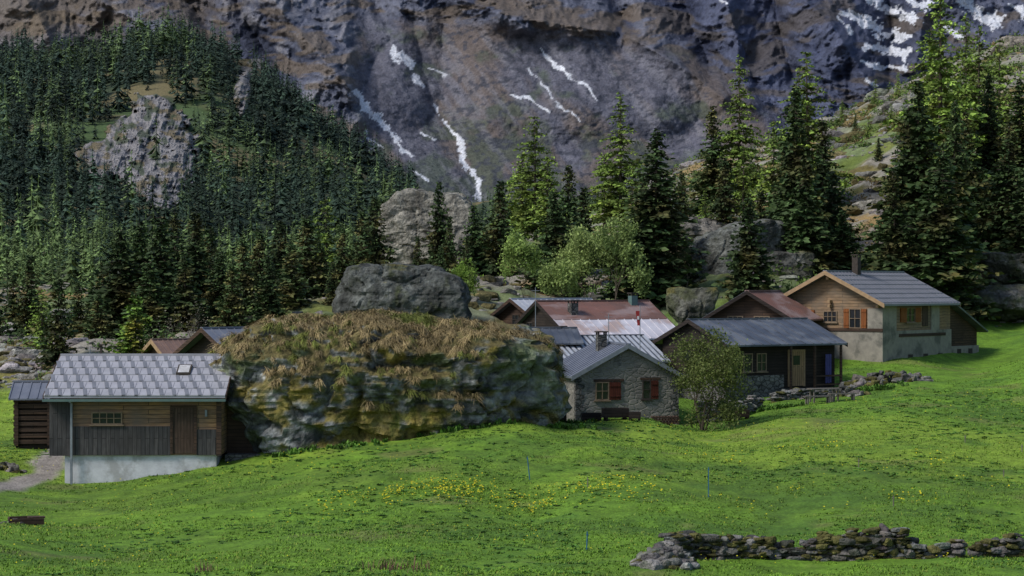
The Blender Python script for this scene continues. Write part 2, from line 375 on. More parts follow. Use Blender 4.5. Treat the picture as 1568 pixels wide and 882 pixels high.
cscr = np.tile(np.array([.095,.095,.122]), (len(A), 1))*(1+.3*f2+.25*f1)[:, None]
cscr = mix(cscr, (.118,.09,.07), sst(-.1, .3, fbm(sl/40, dn/120, 0, 4, 75)+.3*sst(800, 1050, px))*.8)
cscr = mix(cscr, (.05,.067,.04), sst(.05, .35, fbm(A/40, E/30, 0, 5, 76)+.5*sst(150, 280, row)-.1)*.75)
cscr = mix(cscr, (.155,.155,.178), sst(.15, .5, f2+.3*f1)*.5)
cscr = mix(cscr, (.03,.034,.048), sst(.25, .5, fbm(A/9, E/5, 0, 3, 77)+.1+.3*sst(.1, .5, fbm(A/60, E/14, 0, 4, 78)))*.75)
mc = mix(crock, cscr, scr)
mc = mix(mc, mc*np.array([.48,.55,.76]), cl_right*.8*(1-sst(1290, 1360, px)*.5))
mc = mix(mc, (.12,.09,.052), (1-sst(30, 110, row))*(1-sst(260, 400, px))*sst(-.2, .2, f3+.3*f1)*.7)
mc = mix(mc, (.095,.105,.15), .12)  # even blue-grey blend paints distance haze into the vertex colours
SN = [[(603,82,6),(624,100,5)],[(632,115,3),(648,132,3)],[(548,140,5),(570,168,7),(600,200,4),(632,238,2)],
[(680,180,2),(703,215,3),(713,250,3.5),(728,280,4.5),(737,308,3.5)],[(822,78,.9),(862,107,2.),(890,128,2.2),(916,152,1.2)],
[(805,108,.9),(826,128,1.5),(850,152,1.4),(888,186,1.)],[(784,144,1.3),(815,157,2.),(842,172,1.2)],[(658,103,.7),(682,116,1.)],
[(640,262,1.5),(655,276,2)],[(666,160,1.2),(672,180,1)],[(1282,26,1.4),(1308,50,3)],[(1292,18,4),(1330,36,6),(1378,62,7)],
[(1335,5,6),(1400,28,7)],[(1322,98,4.5),(1388,106,4)],[(1330,68,4.5),(1384,84,6)],[(1470,2,7),(1525,34,8)],[(1545,8,5),(1568,26,7)],[(1102,0,2),(1110,8,1.5)],
[(1330,120,2),(1345,132,1.5)],[(1400,0,5),(1420,12,5)],[(1600,30,15),(1680,60,20)],[(1440,40,4),(1470,60,5)],[(640,206,.8),(668,212,1.3)],[(560,200,.8),(590,225,.9)]]
snow = np.zeros(len(A)); wob = fbm(A/7, E/7, 0, 5, 80, .65); w2_ = fbm(A/28, E/28, 0, 4, 83)
for s in SN:
    d, w_ = polydist(px+10*w2_, row-8*w2_, s)
    snow = np.maximum(snow, 1-sst(-.6, .9, d-w_*(.95+2.4*wob)))
mc = mix(mc, (.56,.58,.64), snow*.92)
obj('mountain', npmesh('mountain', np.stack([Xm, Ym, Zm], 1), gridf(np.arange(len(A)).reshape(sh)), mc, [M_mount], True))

# ------------------------------------------------------------------ rocks
_ic = {}
def ico(n):
    if n not in _ic:
        bm = bmesh.new(); bmesh.ops.create_icosphere(bm, subdivisions=n, radius=1)
        _ic[n] = (np.array([v.co[:] for v in bm.verts]), np.array([[v.index for v in f.verts] for f in bm.faces])); bm.free()
    return _ic[n]
def rndplanes(rs, a, b, c, k=9):
    P = [((1,0,0),a),((-1,0,0),a),((0,1,0),b),((0,-1,0),b),((0,0,1),c),((0,0,-1),c)]
    for i in range(k):
        n = rs.normal(size=3); n /= np.linalg.norm(n)
        P.append((tuple(n), np.sqrt((n[0]*a)**2+(n[1]*b)**2+(n[2]*c)**2)*rs.uniform(.72, 1.0)))
    return P
def shape(dirs, planes, p=12):
    n = np.array([q[0] for q in planes], float); n /= np.linalg.norm(n, axis=1)[:, None]; d = np.array([q[1] for q in planes])
    q = np.maximum(dirs@n.T, 0)/d; return dirs*((q**p).sum(1)**(-1/p))[:, None]
def rockcol(V, Nn, seed, base, moss, mosscol=(.1,.088,.022)):
    a = fbm(V[:,0]*.5, V[:,1]*.5, V[:,2]*.5, 4, seed); b = fbm(V[:,0]*2.2, V[:,1]*2.2, V[:,2]*2.2, 5, seed+9, .65); st = fbm(V[:,0]*1.3, V[:,1]*1.3, V[:,2]*.35, 4, seed+5)
    c = np.tile(np.array(base), (len(V), 1))*(1+.4*a+.6*b)[:, None]
    c = mix(c, np.array(base)*.3, sst(.0, .4, st+.3*b)*.8)
    c = mix(c, np.array(base)*1.8, sst(.1, .4, b-.3*st)*.5)
    c = mix(c, (.05,.06,.02), sst(.1, .4, a*.6-b*.5+moss)*.6)
    c = mix(c, mosscol, sst(.2, .5, Nn[:,2]*.5+a*.9+b*.5+moss-.5)*.9)
    return c
def boulder(name, c, planes, sub=5, amp=.35, fs=.35, seed=1, base=(.2,.2,.2), moss=0., colfn=None, p=24, hf=1.):
    d, f = ico(sub); V = shape(d, planes, p)
    D_ = fbm(V[:,0]*fs, V[:,1]*fs, V[:,2]*fs*1.6, 4, seed)*1.2+.5*ridged(V[:,0]*fs*1.5, V[:,1]*fs*1.5, V[:,2]*fs*3, 4, seed+3)
    wv = fbm(V[:,0]*.8, V[:,1]*.8, V[:,2]*.8, 3, seed+6)
    E_ = .16*ridged(V[:,0]*1.1, V[:,1]*1.1, V[:,2]*1.9, 4, seed+7)+.12*vn(V[:,0]*.5+wv, V[:,1]*.5, V[:,2]*2.6+V[:,0]*.35+wv, seed+8)-.35*np.maximum(ridged(V[:,0]*.6+wv*.4, V[:,1]*.6, V[:,2]*.5+wv*.3, 1, seed+11)-.8, 0)*3
    V = V+d*(amp*D_+hf*E_)[:, None]
    me = npmesh(name, V, f, None, [M_rock], False)
    nn = np.empty(len(V)*3, np.float32); me.vertices.foreach_get('normal', nn); nn = nn.reshape(-1, 3)
    cc = (colfn or rockcol)(V, nn, seed, base, moss)
    k = np.ones((len(V), 4), np.float32); k[:, :3] = np.clip(cc, 0, 1)
    at = me.color_attributes.new('Col', 'FLOAT_COLOR', 'POINT'); at.data.foreach_set('color', k.ravel())
    obj(name, me, loc=c); return V+np.array(c), nn
def bpos(p, r, y): return ((p-784)*y/F, y, (HZ-r)*y/F)

PL = [((-.8,0,-.6),7.0),((-.55,0,.83),5.85),((.06,-.05,1),2.9),((1,0,0),7.95),((.74,0,.66),7.0),((0,-.62,.78),4.7),((0,-1,-.05),5.6),
      ((-.65,-.75,-.3),7.9),((.55,-.83,0),7.3),((0,1,0),5),((0,0,-1),4.6),((-.98,-.1,.12),8.2),((.35,-.75,-.55),5.9)]
def grassmask(V, Nn):
    x, z = V[:,0], V[:,2]
    a = fbm(x*.5, V[:,1]*.5, z*.7, 3, 92)
    up = Nn[:,2]*1.0+.35*a
    band = .45*np.exp(-((x-2.2)/2.6)**2-((z-.0)/1.0)**2)+.35*np.exp(-((x+3.3)/2.2)**2-((z-1.0)/.8)**2)
    bare = .75*np.exp(-((x+6.0)/2.0)**2-((z+1.0)/1.6)**2)+.6*np.exp(-((x-6.6)/1.2)**2)+.6*sst(-.6, -1.4, z)+.4*np.exp(-((x-4.3)/1.0)**2-((z-1.2)/.7)**2)
    return up+band-bare
def maincol(V, Nn, seed, base, moss):
    c = rockcol(V, Nn, seed, (.12,.128,.13), -.2)
    a = fbm(V[:,0]*.45, V[:,1]*.45, V[:,2]*.6, 4, 91); b = fbm(V[:,0]*2, V[:,1]*2, V[:,2]*2, 4, 92)
    q = sst(.08, .26, fbm(V[:,0]*1.3+V[:,2], V[:,1]*1.3, V[:,2]*2.6, 5, 95, .65)+.16*(V[:,0] < -3.5)-.06)
    c = mix(c, (.31,.322,.32), q*.75)
    c = mix(c, (.018,.022,.024), sst(.08, .34, fbm(V[:,0]*.7, V[:,1]*.7, V[:,2]*.9, 5, 98, .6))*.85)
    c = mix(c, (.15,.12,.018), sst(.05, .3, a+b*.6+.7*np.exp(-((V[:,0]-.8)/2.8)**2-((V[:,2]+1.7)/1.1)**2)-.16)*.85)
    c = mix(c, (.07,.095,.02), sst(.0, .25, -a+b*.5-.02)*.65)
    c = mix(c, (.12,.1,.04), sst(.25, .5, grassmask(V, Nn)+.2*b))
    return c
BC = np.array([-6.0, 100.6, -4.85])
BV, BN = boulder('grassy_boulder', tuple(BC), PL, 7, .7, .3, 5, colfn=maincol, p=30, hf=1.9)
boulder('boulder', bpos(613, 452, 138), [((-.75,0,.66),3.6),((0,0,1),1.9),((.5,0,.86),2.8),((1,0,.15),4.3),((-1,0,-.1),4.3),((0,-.8,.5),2.7),((0,-1,0),3),((0,1,0),3),((0,0,-1),3),((-.6,-.7,0),3.6)], 6, .35, .5, 15, (.075,.08,.075), .05)
boulder('boulder', bpos(655, 352, 178), [((-1,0,0),3.9),((-.6,0,.8),3.8),((.1,0,1),3.2),((.75,0,.66),4.1),((1,0,-.1),3.9),((0,-1,.2),3),((0,1,0),3),((0,0,-1),5),((-.3,-.9,-.2),3.2)], 6, .3, .45, 25, (.19,.18,.155), -.1)
boulder('boulder', bpos(1120, 405, 158), rndplanes(np.random.default_rng(4), 4.0, 3, 3.3), 6, .4, .4, 35, (.11,.115,.105), .05)
boulder('boulder', bpos(1195, 430, 156), rndplanes(np.random.default_rng(5), 2.2, 2, 2.), 5, .3, .5, 36, (.1,.1,.093), .15)
boulder('boulder', bpos(1070, 355, 180), rndplanes(np.random.default_rng(6), 2.6, 2, 1.2), 5, .3, .5, 37, (.15,.14,.125), .0)
boulder('boulder', bpos(1060, 478, 138), rndplanes(np.random.default_rng(7), 1.5, 1.4, 1.5), 5, .3, .5, 38, (.09,.09,.075), .35)
boulder('boulder', bpos(1545, 415, 160), rndplanes(np.random.default_rng(8), 2.6, 2.2, 1.4), 5, .3, .5, 39, (.09,.09,.08), .3)
boulder('boulder', bpos(1530, 462, 152), rndplanes(np.random.default_rng(9), 3.8, 2.5, 1.2), 5, .3, .5, 40, (.07,.07,.066), .25)
boulder('boulder', bpos(745, 440, 165), rndplanes(np.random.default_rng(10), 1.5, 1.4, .8), 5, .25, .5, 41, (.18,.17,.155), -.1)
boulder('boulder', bpos(1555, 85, 268), rndplanes(np.random.default_rng(13), 3.4, 3, 2.3), 5, .4, .4, 43, (.19,.17,.145), -.1)

def rockvars(sub, k, seed):
    out = []
    for i in range(k):
        rs = np.random.default_rng(seed+i); d, f = ico(sub)
        V = shape(d, rndplanes(rs, 1, rs.uniform(.6, 1), rs.uniform(.4, .75), 8), 24)
        V = V+d*(.16*fbm(V[:,0]*2, V[:,1]*2, V[:,2]*2, 3, seed+i))[:, None]; out.append((V, f))
    return out
def scatter(name, variants, P, S, C, mats, tilt=.2, seed=0, smooth=False):
    rs = np.random.default_rng(seed); Vs = []; Fs = []; Cs = []; off = 0
    which = rs.integers(0, len(variants), len(P))
    for k, var in enumerate(variants):
        V, f = var[0], var[1]; I = np.where(which == k)[0]
        if not len(I): continue
        a = rs.uniform(0, 6.283, len(I)); ca, sa = np.cos(a), np.sin(a)
        s = S[I] if S.ndim == 2 else np.repeat(S[I][:, None], 3, 1)
        x = V[None,:,0]*ca[:,None]-V[None,:,1]*sa[:,None]; y = V[None,:,0]*sa[:,None]+V[None,:,1]*ca[:,None]; z = np.repeat(V[None,:,2], len(I), 0)
        tl = rs.normal(0, tilt, (len(I), 2)); x = x+tl[:,0:1]*z; z = z-tl[:,0:1]*x*.5+tl[:,1:2]*y*.5
        W_ = np.stack([x*s[:,0:1]+P[I,0:1], y*s[:,1:2]+P[I,1:2], z*s[:,2:3]+P[I,2:3]], -1)
        Vs.append(W_.reshape(-1, 3)); nv = len(V)
        Fs.append((f[None]+(np.arange(len(I))*nv)[:,None,None]+off).reshape(-1, f.shape[1])); off += nv*len(I)
        c = np.repeat(C[I][:,None,:], nv, 1)
        if len(var) > 2: c = c*var[2][None]
        else: c = c*(1+.3*V[None,:,2:3])
        Cs.append(c.reshape(-1, 3))
    return obj(name, npmesh(name, np.concatenate(Vs), np.concatenate(Fs), np.concatenate(Cs), mats, smooth))
RV2 = rockvars(2, 10, 300); RV3 = rockvars(3, 8, 400)
def rayxy(n, plo, phi, ylo, yhi, rs):
    y = np.sqrt(rs.uniform(ylo**2, yhi**2, n)); x = (rs.uniform(plo, phi, n)-784)*y/F; return x, y
def greys(n, rs, lo=.11, hi=.3):
    g = rs.uniform(lo, hi, n)[:, None]; return g*np.array([1.,.96,.88])*(1+rs.normal(0, .04, (n, 3)))
def rockfield(name, n, plo, phi, ylo, yhi, smin, smax, seed, var, lo=.12, hi=.32, thr=-.1, mossy=.3):
    rs = np.random.default_rng(seed); x, y = rayxy(n, plo, phi, ylo, yhi, rs)
    k = (fbm(x/9, y/9, 0, 3, seed) > thr) & (wild(x, y) > .3); x, y = x[k], y[k]
    s = smin*(smax/smin)**(rs.uniform(0, 1, len(x))**2.6); z = Hh(x, y)-s*.1
    S = np.stack([s*rs.uniform(.8, 1.6, len(x)), s*rs.uniform(.8, 1.3, len(x)), s*rs.uniform(.6, 1.1, len(x))], 1)
    C = greys(len(x), rs, lo, hi); m = rs.uniform(size=len(x)) < mossy; C[m] = np.array([.11,.095,.04])*rs.uniform(.6, 1.3, (m.sum(), 1))
    scatter(name, var, np.stack([x, y, z], 1), S, C, [M_rock], .3, seed)
rockfield('hillside_rocks', 1300, 1000, 1700, 150, 285, .3, 1.7, 1, RV3, .08, .23)
rockfield('hillside_rubble', 5500, 1000, 1700, 148, 285, .15, .6, 2, RV2, .08, .27)
rockfield('valley_rocks', 1300, -100, 1000, 124, 185, .25, 1.2, 3, RV3, .08, .2)
rockfield('scree_rubble', 1500, -100, 110, 122, 160, .2, .8, 4, RV3, .12, .26, -.6)
def stones(name, P, S, seed, lo=.1, hi=.27, var=None, moss=.25):
    rs = np.random.default_rng(seed); C = greys(len(P), rs, lo, hi)
    m = rs.uniform(size=len(P)) < moss; C[m] = np.array([.08,.075,.024])*rs.uniform(.6, 1.4, (m.sum(), 1))
    scatter(name, var or RV3, P, S, C, [M_rock], .35, seed)
def pile(name, n, cx, cy, rx, ry, h, s, seed, lo=.07, hi=.18):
    rs = np.random.default_rng(seed); r = np.sqrt(rs.uniform(0, 1, n)); t = rs.uniform(0, 6.28, n)
    x = cx+rx*r*np.cos(t); y = cy+ry*r*np.sin(t); z = Hh(x, y)+rs.uniform(0, 1, n)*h*(1-r)
    stones(name, np.stack([x, y, z], 1), rs.uniform(s*.5, s*1.4, (n, 3)), seed, lo, hi)
pile('rock_pile', 110, 22.0, 120.5, 2.6, 1.0, .8, .3, 5)
pile('rock_pile', 40, 19.0, 116.3, 1.2, .5, .4, .22, 6)
pile('rock_pile', 25, -24.2, 97, 1.2, .8, .2, .25, 7)
def drywall(name, pts, h, s, seed, moss=.25, lo=.08, hi=.2):
    rs = np.random.default_rng(seed); P = []; S = []
    for (x0,y0), (x1,y1) in zip(pts[:-1], pts[1:]):
        L = math.hypot(x1-x0, y1-y0); n = int(L/(s*.6))
        nx, ny = -(y1-y0)/L, (x1-x0)/L
        for i in range(n):
            t = (i+.5)/n; hh = h*(.9+.22*math.sin((x0+t*L)*1.3)+.16*rs.normal())
            k = max(2, int(round(hh/(s*.36))))
            for j in range(k):
                for q in (-1, 0, 1):
                    o = q*s*.5*(1-.35*j/k)+rs.normal(0, .04); tt = t+rs.normal(0, .4)/n; g = rs.uniform(.55, 1.5)
                    P.append((x0+(x1-x0)*tt+nx*o, y0+(y1-y0)*tt+ny*o, j*s*.36+rs.normal(0, .03))); S.append((g*s*rs.uniform(.4,.75), g*s*rs.uniform(.4,.6), g*s*rs.uniform(.25,.45)))
    P = np.array(P); P[:,2] += Hh(P[:,0], P[:,1])
    stones(name, P, np.array(S), seed, lo, hi, RV3, moss)
drywall('dry_stone_wall', [(4.6,62.6),(5.4,63.6),(8.5,64.2),(11.5,64.0),(14.1,64.2)], .72, .34, 21, .45, .035, .17)
drywall('dry_stone_wall', [(14.6,65.0),(17.5,65.4)], .55, .32, 22, .5, .035, .14)
drywall('dry_stone_wall', [(10.2,110.2),(12.2,110.8),(13.6,112.6)], 1.0, .3, 23, .15, .07, .2)
drywall('dry_stone_wall', [(14.6,114.6),(17,115.6),(19.5,117.4)], .5, .3, 24, .25, .06, .16)
pile('stone_heap', 90, 4.6, 61.6, .85, .8, .7, .28, 8, .07, .21)

# ------------------------------------------------------------------ blades
def blades(P, Up, L, Wd, D_, droop, C, seg=3, seed=0):
    K = len(P); a = np.linspace(0, 1, seg+1)
    side = np.cross(D_, Up); side /= np.linalg.norm(side, axis=1)[:, None]+1e-9
    V = []
    for j, t in enumerate(a):
        c = P+Up*(L*t*(1-.35*droop*t))[:, None]+D_*(L*t*t*(.35+.5*droop))[:, None]; c = c.copy(); c[:,2] -= L*droop*t*t*.75
        wj = (Wd*(1-t)**.8+.002)[:, None]; V += [c-side*wj, c+side*wj]
    V = np.stack(V, 1); m = V.shape[1]
    f = np.array([[2*j, 2*j+1, 2*j+3, 2*j+2] for j in range(seg)])
    Fs = (f[None]+(np.arange(K)*m)[:,None,None]).reshape(-1, 4)
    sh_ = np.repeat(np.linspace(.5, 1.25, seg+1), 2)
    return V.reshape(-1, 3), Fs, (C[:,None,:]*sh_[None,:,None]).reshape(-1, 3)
rs = np.random.default_rng(31)
LV = BV-BC
gm = grassmask(LV, BN)+.75*fbm(LV[:,0]*.8, LV[:,1]*.8, LV[:,2]*1.2, 3, 97)
cand = (gm > .5) & (BV[:,1] < 103)
ci = np.where(cand)[0]; ci = rs.choice(ci, min(1350, len(ci)), replace=False)
nb = 36; P = np.repeat(BV[ci], nb, 0)+rs.normal(0, .07, (len(ci)*nb, 3)); Nn = np.repeat(BN[ci], nb, 0)
fall = Nn*np.array([1,1,0]); fall /= np.linalg.norm(fall, axis=1)[:, None]+1e-6
fall = fall*.5+np.array([.1,-.6,0])
Dv = fall+rs.normal(0, .4, P.shape)*np.array([1,1,.2]); Dv /= np.linalg.norm(Dv, axis=1)[:, None]
Up = Nn*.6+np.array([0,0,.5])+rs.normal(0, .12, P.shape); Up /= np.linalg.norm(Up, axis=1)[:, None]
lt = np.repeat(rs.uniform(.2, .65, len(ci)), nb)*rs.uniform(.6, 1.15, len(P))
hue_ = fbm(LV[ci,0]*.6, LV[ci,1]*.6, LV[ci,2]*.6, 3, 199)
tuft = np.where((hue_+rs.normal(0, .2, len(ci)) > .18)[:, None], np.array([[.15,.17,.04]]), np.array([[.38,.29,.145]]))*(rs.uniform(.4, 1.2, len(ci))*(1+.5*hue_))[:, None]
tc = np.repeat(tuft, nb, 0)*rs.uniform(.75, 1.25, (len(P),1))
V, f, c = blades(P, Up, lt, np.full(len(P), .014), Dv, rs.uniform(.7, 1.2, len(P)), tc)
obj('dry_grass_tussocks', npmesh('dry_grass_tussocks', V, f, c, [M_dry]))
# meadow grass
rs = np.random.default_rng(32)
n = 90000; y = 54+(132-54)*rs.uniform(0, 1, n)**1.25; x = (rs.uniform(-30, 1600, n)-784)*y/F
k = (wild(x, y) < .2) & (fbm(x/3, y/3, 0, 3, 61) > -.25); pd, pw = polydist(x, y, PATH); k &= pd > pw
x, y = x[k], y[k]; z = Hh(x, y); nb = 3
P = np.repeat(np.stack([x, y, z-.01], 1), nb, 0)+rs.normal(0, .05, (len(x)*nb, 3))*np.array([1,1,0])
Dv = rs.normal(0, 1, P.shape)*np.array([1,1,0]); Dv /= np.linalg.norm(Dv, axis=1)[:, None]
Up = np.tile([0,0,1.], (len(P), 1))
gn = fbm(x/2.5, y/2.5, 0, 3, 63); gn2 = fbm(x/9, y/9, 0, 4, 21)
gc = np.array([.12,.225,.02])[None]*(1+.35*gn-.45*gn2)[:, None]*rs.uniform(.6, 1.35, (len(x), 1)); gc[rs.uniform(size=len(x)) < .12] = (.2,.25,.04)
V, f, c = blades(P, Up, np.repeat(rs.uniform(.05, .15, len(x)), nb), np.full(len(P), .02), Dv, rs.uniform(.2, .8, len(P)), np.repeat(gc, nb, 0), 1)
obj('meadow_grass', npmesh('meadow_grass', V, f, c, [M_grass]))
def rosettes(name, x, y, r, C, seed, k=9, rise=.5):
    rs = np.random.default_rng(seed); z = Hh(x, y)
    P = np.repeat(np.stack([x, y, z], 1), k, 0)+rs.normal(0, 1, (len(x)*k, 3))*np.array([1,1,0])*np.repeat(r, k)[:, None]*.35
    Dv = rs.normal(0, 1, P.shape)*np.array([1,1,0]); Dv /= np.linalg.norm(Dv, axis=1)[:, None]
    V, f, c = blades(P, np.tile([0,0,1.], (len(P),1))*rise, np.repeat(r, k), np.repeat(r, k)*.28, Dv, rs.uniform(.2, .6, len(P)), np.repeat(C, k, 0)*rs.uniform(.7, 1.3, (len(P),1)), 2)
    obj(name, npmesh(name, V, f, c, [M_grass]))
rs = np.random.default_rng(33)
x, y = rayxy(7500, 0, 1568, 58, 120, rs); k = (fbm(x/6, y/6, 0, 3, 66)+.35*np.exp(-((x+1)/9)**2-((y-92)/8)**2) > .06) & (wild(x, y) < .2); x, y = x[k], y[k]
rosettes('meadow_weeds', x, y, rs.uniform(.08, .24, len(x)), np.array([.055,.135,.018])*rs.uniform(.6, 1.5, (len(x), 1)), 34)
cx = []; cy = []
for i in range(75):
    yy = 79.5+rs.normal(0, 1.5); p = rs.choice([rs.uniform(500, 1000), rs.normal(690, 40), rs.uniform(1080, 1568)], p=[.45,.3,.25]); m = rs.integers(3, 15)
    if p > 1080: yy = rs.uniform(76, 92)
    cx.append((p-784)*yy/F+rs.normal(0, .45, m)); cy.append(yy+rs.normal(0, .6, m))
xs2, ys2 = rayxy(1900, 0, 1568, 62, 125, rs); q = (wild(xs2, ys2) < .1) & (fbm(xs2/7, ys2/7, 0, 3, 68) > .0)
nclump = sum(len(q_) for q_ in cx)
cx.append(xs2[q]); cy.append(ys2[q]); x = np.concatenate(cx); y = np.concatenate(cy); z = Hh(x, y)
nf = len(x); s = rs.uniform(.022, .042, nf); s[nclump:] *= .75; hz = z+rs.uniform(.1, .2, nf)
t = np.arange(6)/6*6.283
ring = np.stack([np.cos(t), np.sin(t), np.full(6, .25)], 1)
base = np.concatenate([[[0,0,-.2]], ring])
ang = rs.uniform(.1, .8, nf); by = base[None,:,1]*np.cos(ang)[:,None]-base[None,:,2]*np.sin(ang)[:,None]*1; bz = base[None,:,1]*np.sin(ang)[:,None]+base[None,:,2]*np.cos(ang)[:,None]
Bb = np.stack([np.repeat(base[None,:,0], nf, 0), by, bz], -1)
Vf = (Bb*s[:,None,None]+np.stack([x, y, hz], 1)[:,None,:]).reshape(-1, 3)
ff = np.array([[0,1+i,1+(i+1)%6] for i in range(6)]); Fq = (ff[None]+(np.arange(nf)*7)[:,None,None]).reshape(-1, 3)
fcv = np.repeat(np.array([[.5,.45,.02]])*rs.uniform(.7, 1.1, (nf, 1)), 7, 0)
obj('yellow_flowers', npmesh('yellow_flowers', Vf, Fq, fcv, [M_grass]))
rosettes('marsh_marigold_leaves', x[:nclump], y[:nclump], np.full(nclump, .14), np.tile([.17,.28,.02], (nclump, 1)), 35, 6)

# ------------------------------------------------------------------ conifers
def conifer(kind, H, seed, lod=0):
    rs = np.random.default_rng(seed); Vs = []; Cs = []
    spruce = kind == 'S'
    sp = (.27 if spruce else .42) if lod == 0 else H/10
    Rm = H*(rs.uniform(.2, .25) if spruce else rs.uniform(.19, .24))
    if lod: Rm *= rs.uniform(.75, 1.15)
    z0 = H*(.02 if spruce else .12); nw = int((H-z0)/sp)
    lean = rs.normal(0, .015, 2); dens = rs.uniform(.02, .22) if lod else 0
    for w_ in range(nw):
        f = w_/nw; z = z0+(H-z0)*f
        rad = Rm*(1-f)**(.78 if spruce else .7)*min(1, .8+f*2.5)*(1+.16*math.sin(f*23+seed))+(.1 if lod == 0 else .01)
        nb = int((8 if spruce else 6)*(.6+.4*(1-f))+1) if lod == 0 else 6
        a0 = rs.uniform(0, 6.28)
        for b in range(nb):
            a = a0+b*6.283/nb+rs.normal(0, .3); r = rad*rs.uniform(.5, 1.15) if spruce else rad*rs.uniform(.4, 1.2)
            zb = z+rs.uniform(-.6, .6)*sp*(1 if lod == 0 else 1.3)
            if rs.uniform() < (.05+dens if spruce else .12): continue
            ra = np.array([math.cos(a), math.sin(a), 0]); ta = np.array([-ra[1], ra[0], 0])
            if lod:
                p0 = np.array([0,0,zb+.1*r]); tip = ra*r+np.array([0,0,zb-.5*r if spruce else zb-.1*r]); m_ = p0*.4+tip*.6+np.array([0,0,.06*r])
                wd = r*rs.uniform(.25, .42)
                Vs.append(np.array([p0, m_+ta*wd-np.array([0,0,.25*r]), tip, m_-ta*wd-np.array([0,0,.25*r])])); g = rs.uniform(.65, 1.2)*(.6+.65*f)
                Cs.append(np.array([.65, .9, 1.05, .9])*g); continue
            m = max(3, int(r/.2)); s = np.linspace(.12, 1, m)+rs.normal(0, .02, m)
            if spruce: zz = zb+.1*r*s-.62*r*s**1.3+.3*r*s**3*.8
            else: zz = zb+.18*r*s-.3*r*s**2
            ctr = ra[None]*(r*s)[:,None]+np.stack([0*s, 0*s, zz], 1)+rs.normal(0, .04, (m, 3))
            clump = rs.uniform(.55, 1.35)
            for kd in ((-1, 1, 0) if spruce else (-1, 1, 0, 2)):
                if kd in (-1, 1): dr = ra*.65+ta*kd*.75+np.array([0,0,-.22]); ll = (.30*r*(1-.55*s)+.17)
                elif kd == 2: dr = ra*.3+np.array([0,0,.6]); ll = np.full(m, .16)
                else: dr = ra*.35+np.array([0,0,-.8 if spruce else -.6]); ll = (.12*r*(1-s)+.2)
                if not spruce: ll = ll*.68+.06
                ll = ll*rs.uniform(.7, 1.3, m)
                dd = dr[None]+rs.normal(0, .3, (m, 3)); dd /= np.linalg.norm(dd, axis=1)[:, None]
                pr = np.cross(dd, rs.normal(0, 1, (m, 3))+np.array([0,0,1.2])); pr /= np.linalg.norm(pr, axis=1)[:, None]
                wd = (ll*(.24 if spruce else .22)+.03)[:, None]; L_ = ll[:, None]
                q = np.stack([ctr, ctr+dd*L_*.5+pr*wd, ctr+dd*L_, ctr+dd*L_*.5-pr*wd], 1)
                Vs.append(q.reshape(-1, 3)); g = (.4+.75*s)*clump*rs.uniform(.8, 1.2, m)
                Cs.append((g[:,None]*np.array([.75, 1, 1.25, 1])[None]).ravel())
            if spruce is False or rs.uniform() < .4:
                w2 = .03
                Vs.append(np.array([[0,0,zb-w2], [0,0,zb+w2], ctr[-1]+[0,0,.005], ctr[-1]-[0,0,.005]])); Cs.append(np.full(4, -1.))
    V = np.concatenate(Vs); c = np.concatenate(Cs); nf = len(V)//4
    base = np.array([.038,.066,.021]) if spruce else np.array([.15,.225,.042])
    bro = np.array([.1,.08,.026]) if spruce else np.array([.2,.24,.047])
    hue = sst(0, .5, fbm(V[:,0]*.8, V[:,1]*.8, V[:,2]*.6, 3, seed))[:, None]*.75
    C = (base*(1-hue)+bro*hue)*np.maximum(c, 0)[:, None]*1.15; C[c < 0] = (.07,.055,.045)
    f = np.arange(nf*4).reshape(-1, 4); mi = np.zeros(nf, int)
    k = 8 if lod == 0 else 4; t = np.arange(k)/k*6.283; lv = np.linspace(-.8 if lod == 0 else 0, H*.99, 5); tv = []
    for q in lv:
        rr = max(.012*H*(1.1-q/H), .012 if lod == 0 else .002); tv.append(np.stack([np.cos(t)*rr, np.sin(t)*rr, np.full(k, q)], 1))
    tv = np.concatenate(tv); tf = [[j*k+i, j*k+(i+1)%k, (j+1)*k+(i+1)%k, (j+1)*k+i] for j in range(4) for i in range(k)]
    f = np.concatenate([f, np.array(tf)+len(V)]); V = np.concatenate([V, tv]); C = np.concatenate([C, np.tile([.07,.055,.045], (len(tv), 1))]); mi = np.concatenate([mi, np.ones(len(tf), int)])
    V[:,0] += lean[0]*V[:,2]; V[:,1] += lean[1]*V[:,2]
    return V, f, C, mi
def cmesh(kind, H, seed):
    V, f, C, mi = conifer(kind, H, seed); return npmesh('spruce' if kind == 'S' else 'larch', V, f, C, [M_leaf, M_bark], False, mi), H
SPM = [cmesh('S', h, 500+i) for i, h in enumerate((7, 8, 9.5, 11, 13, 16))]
LAM = [cmesh('L', h, 600+i) for i, h in enumerate((9, 11, 13, 17))]
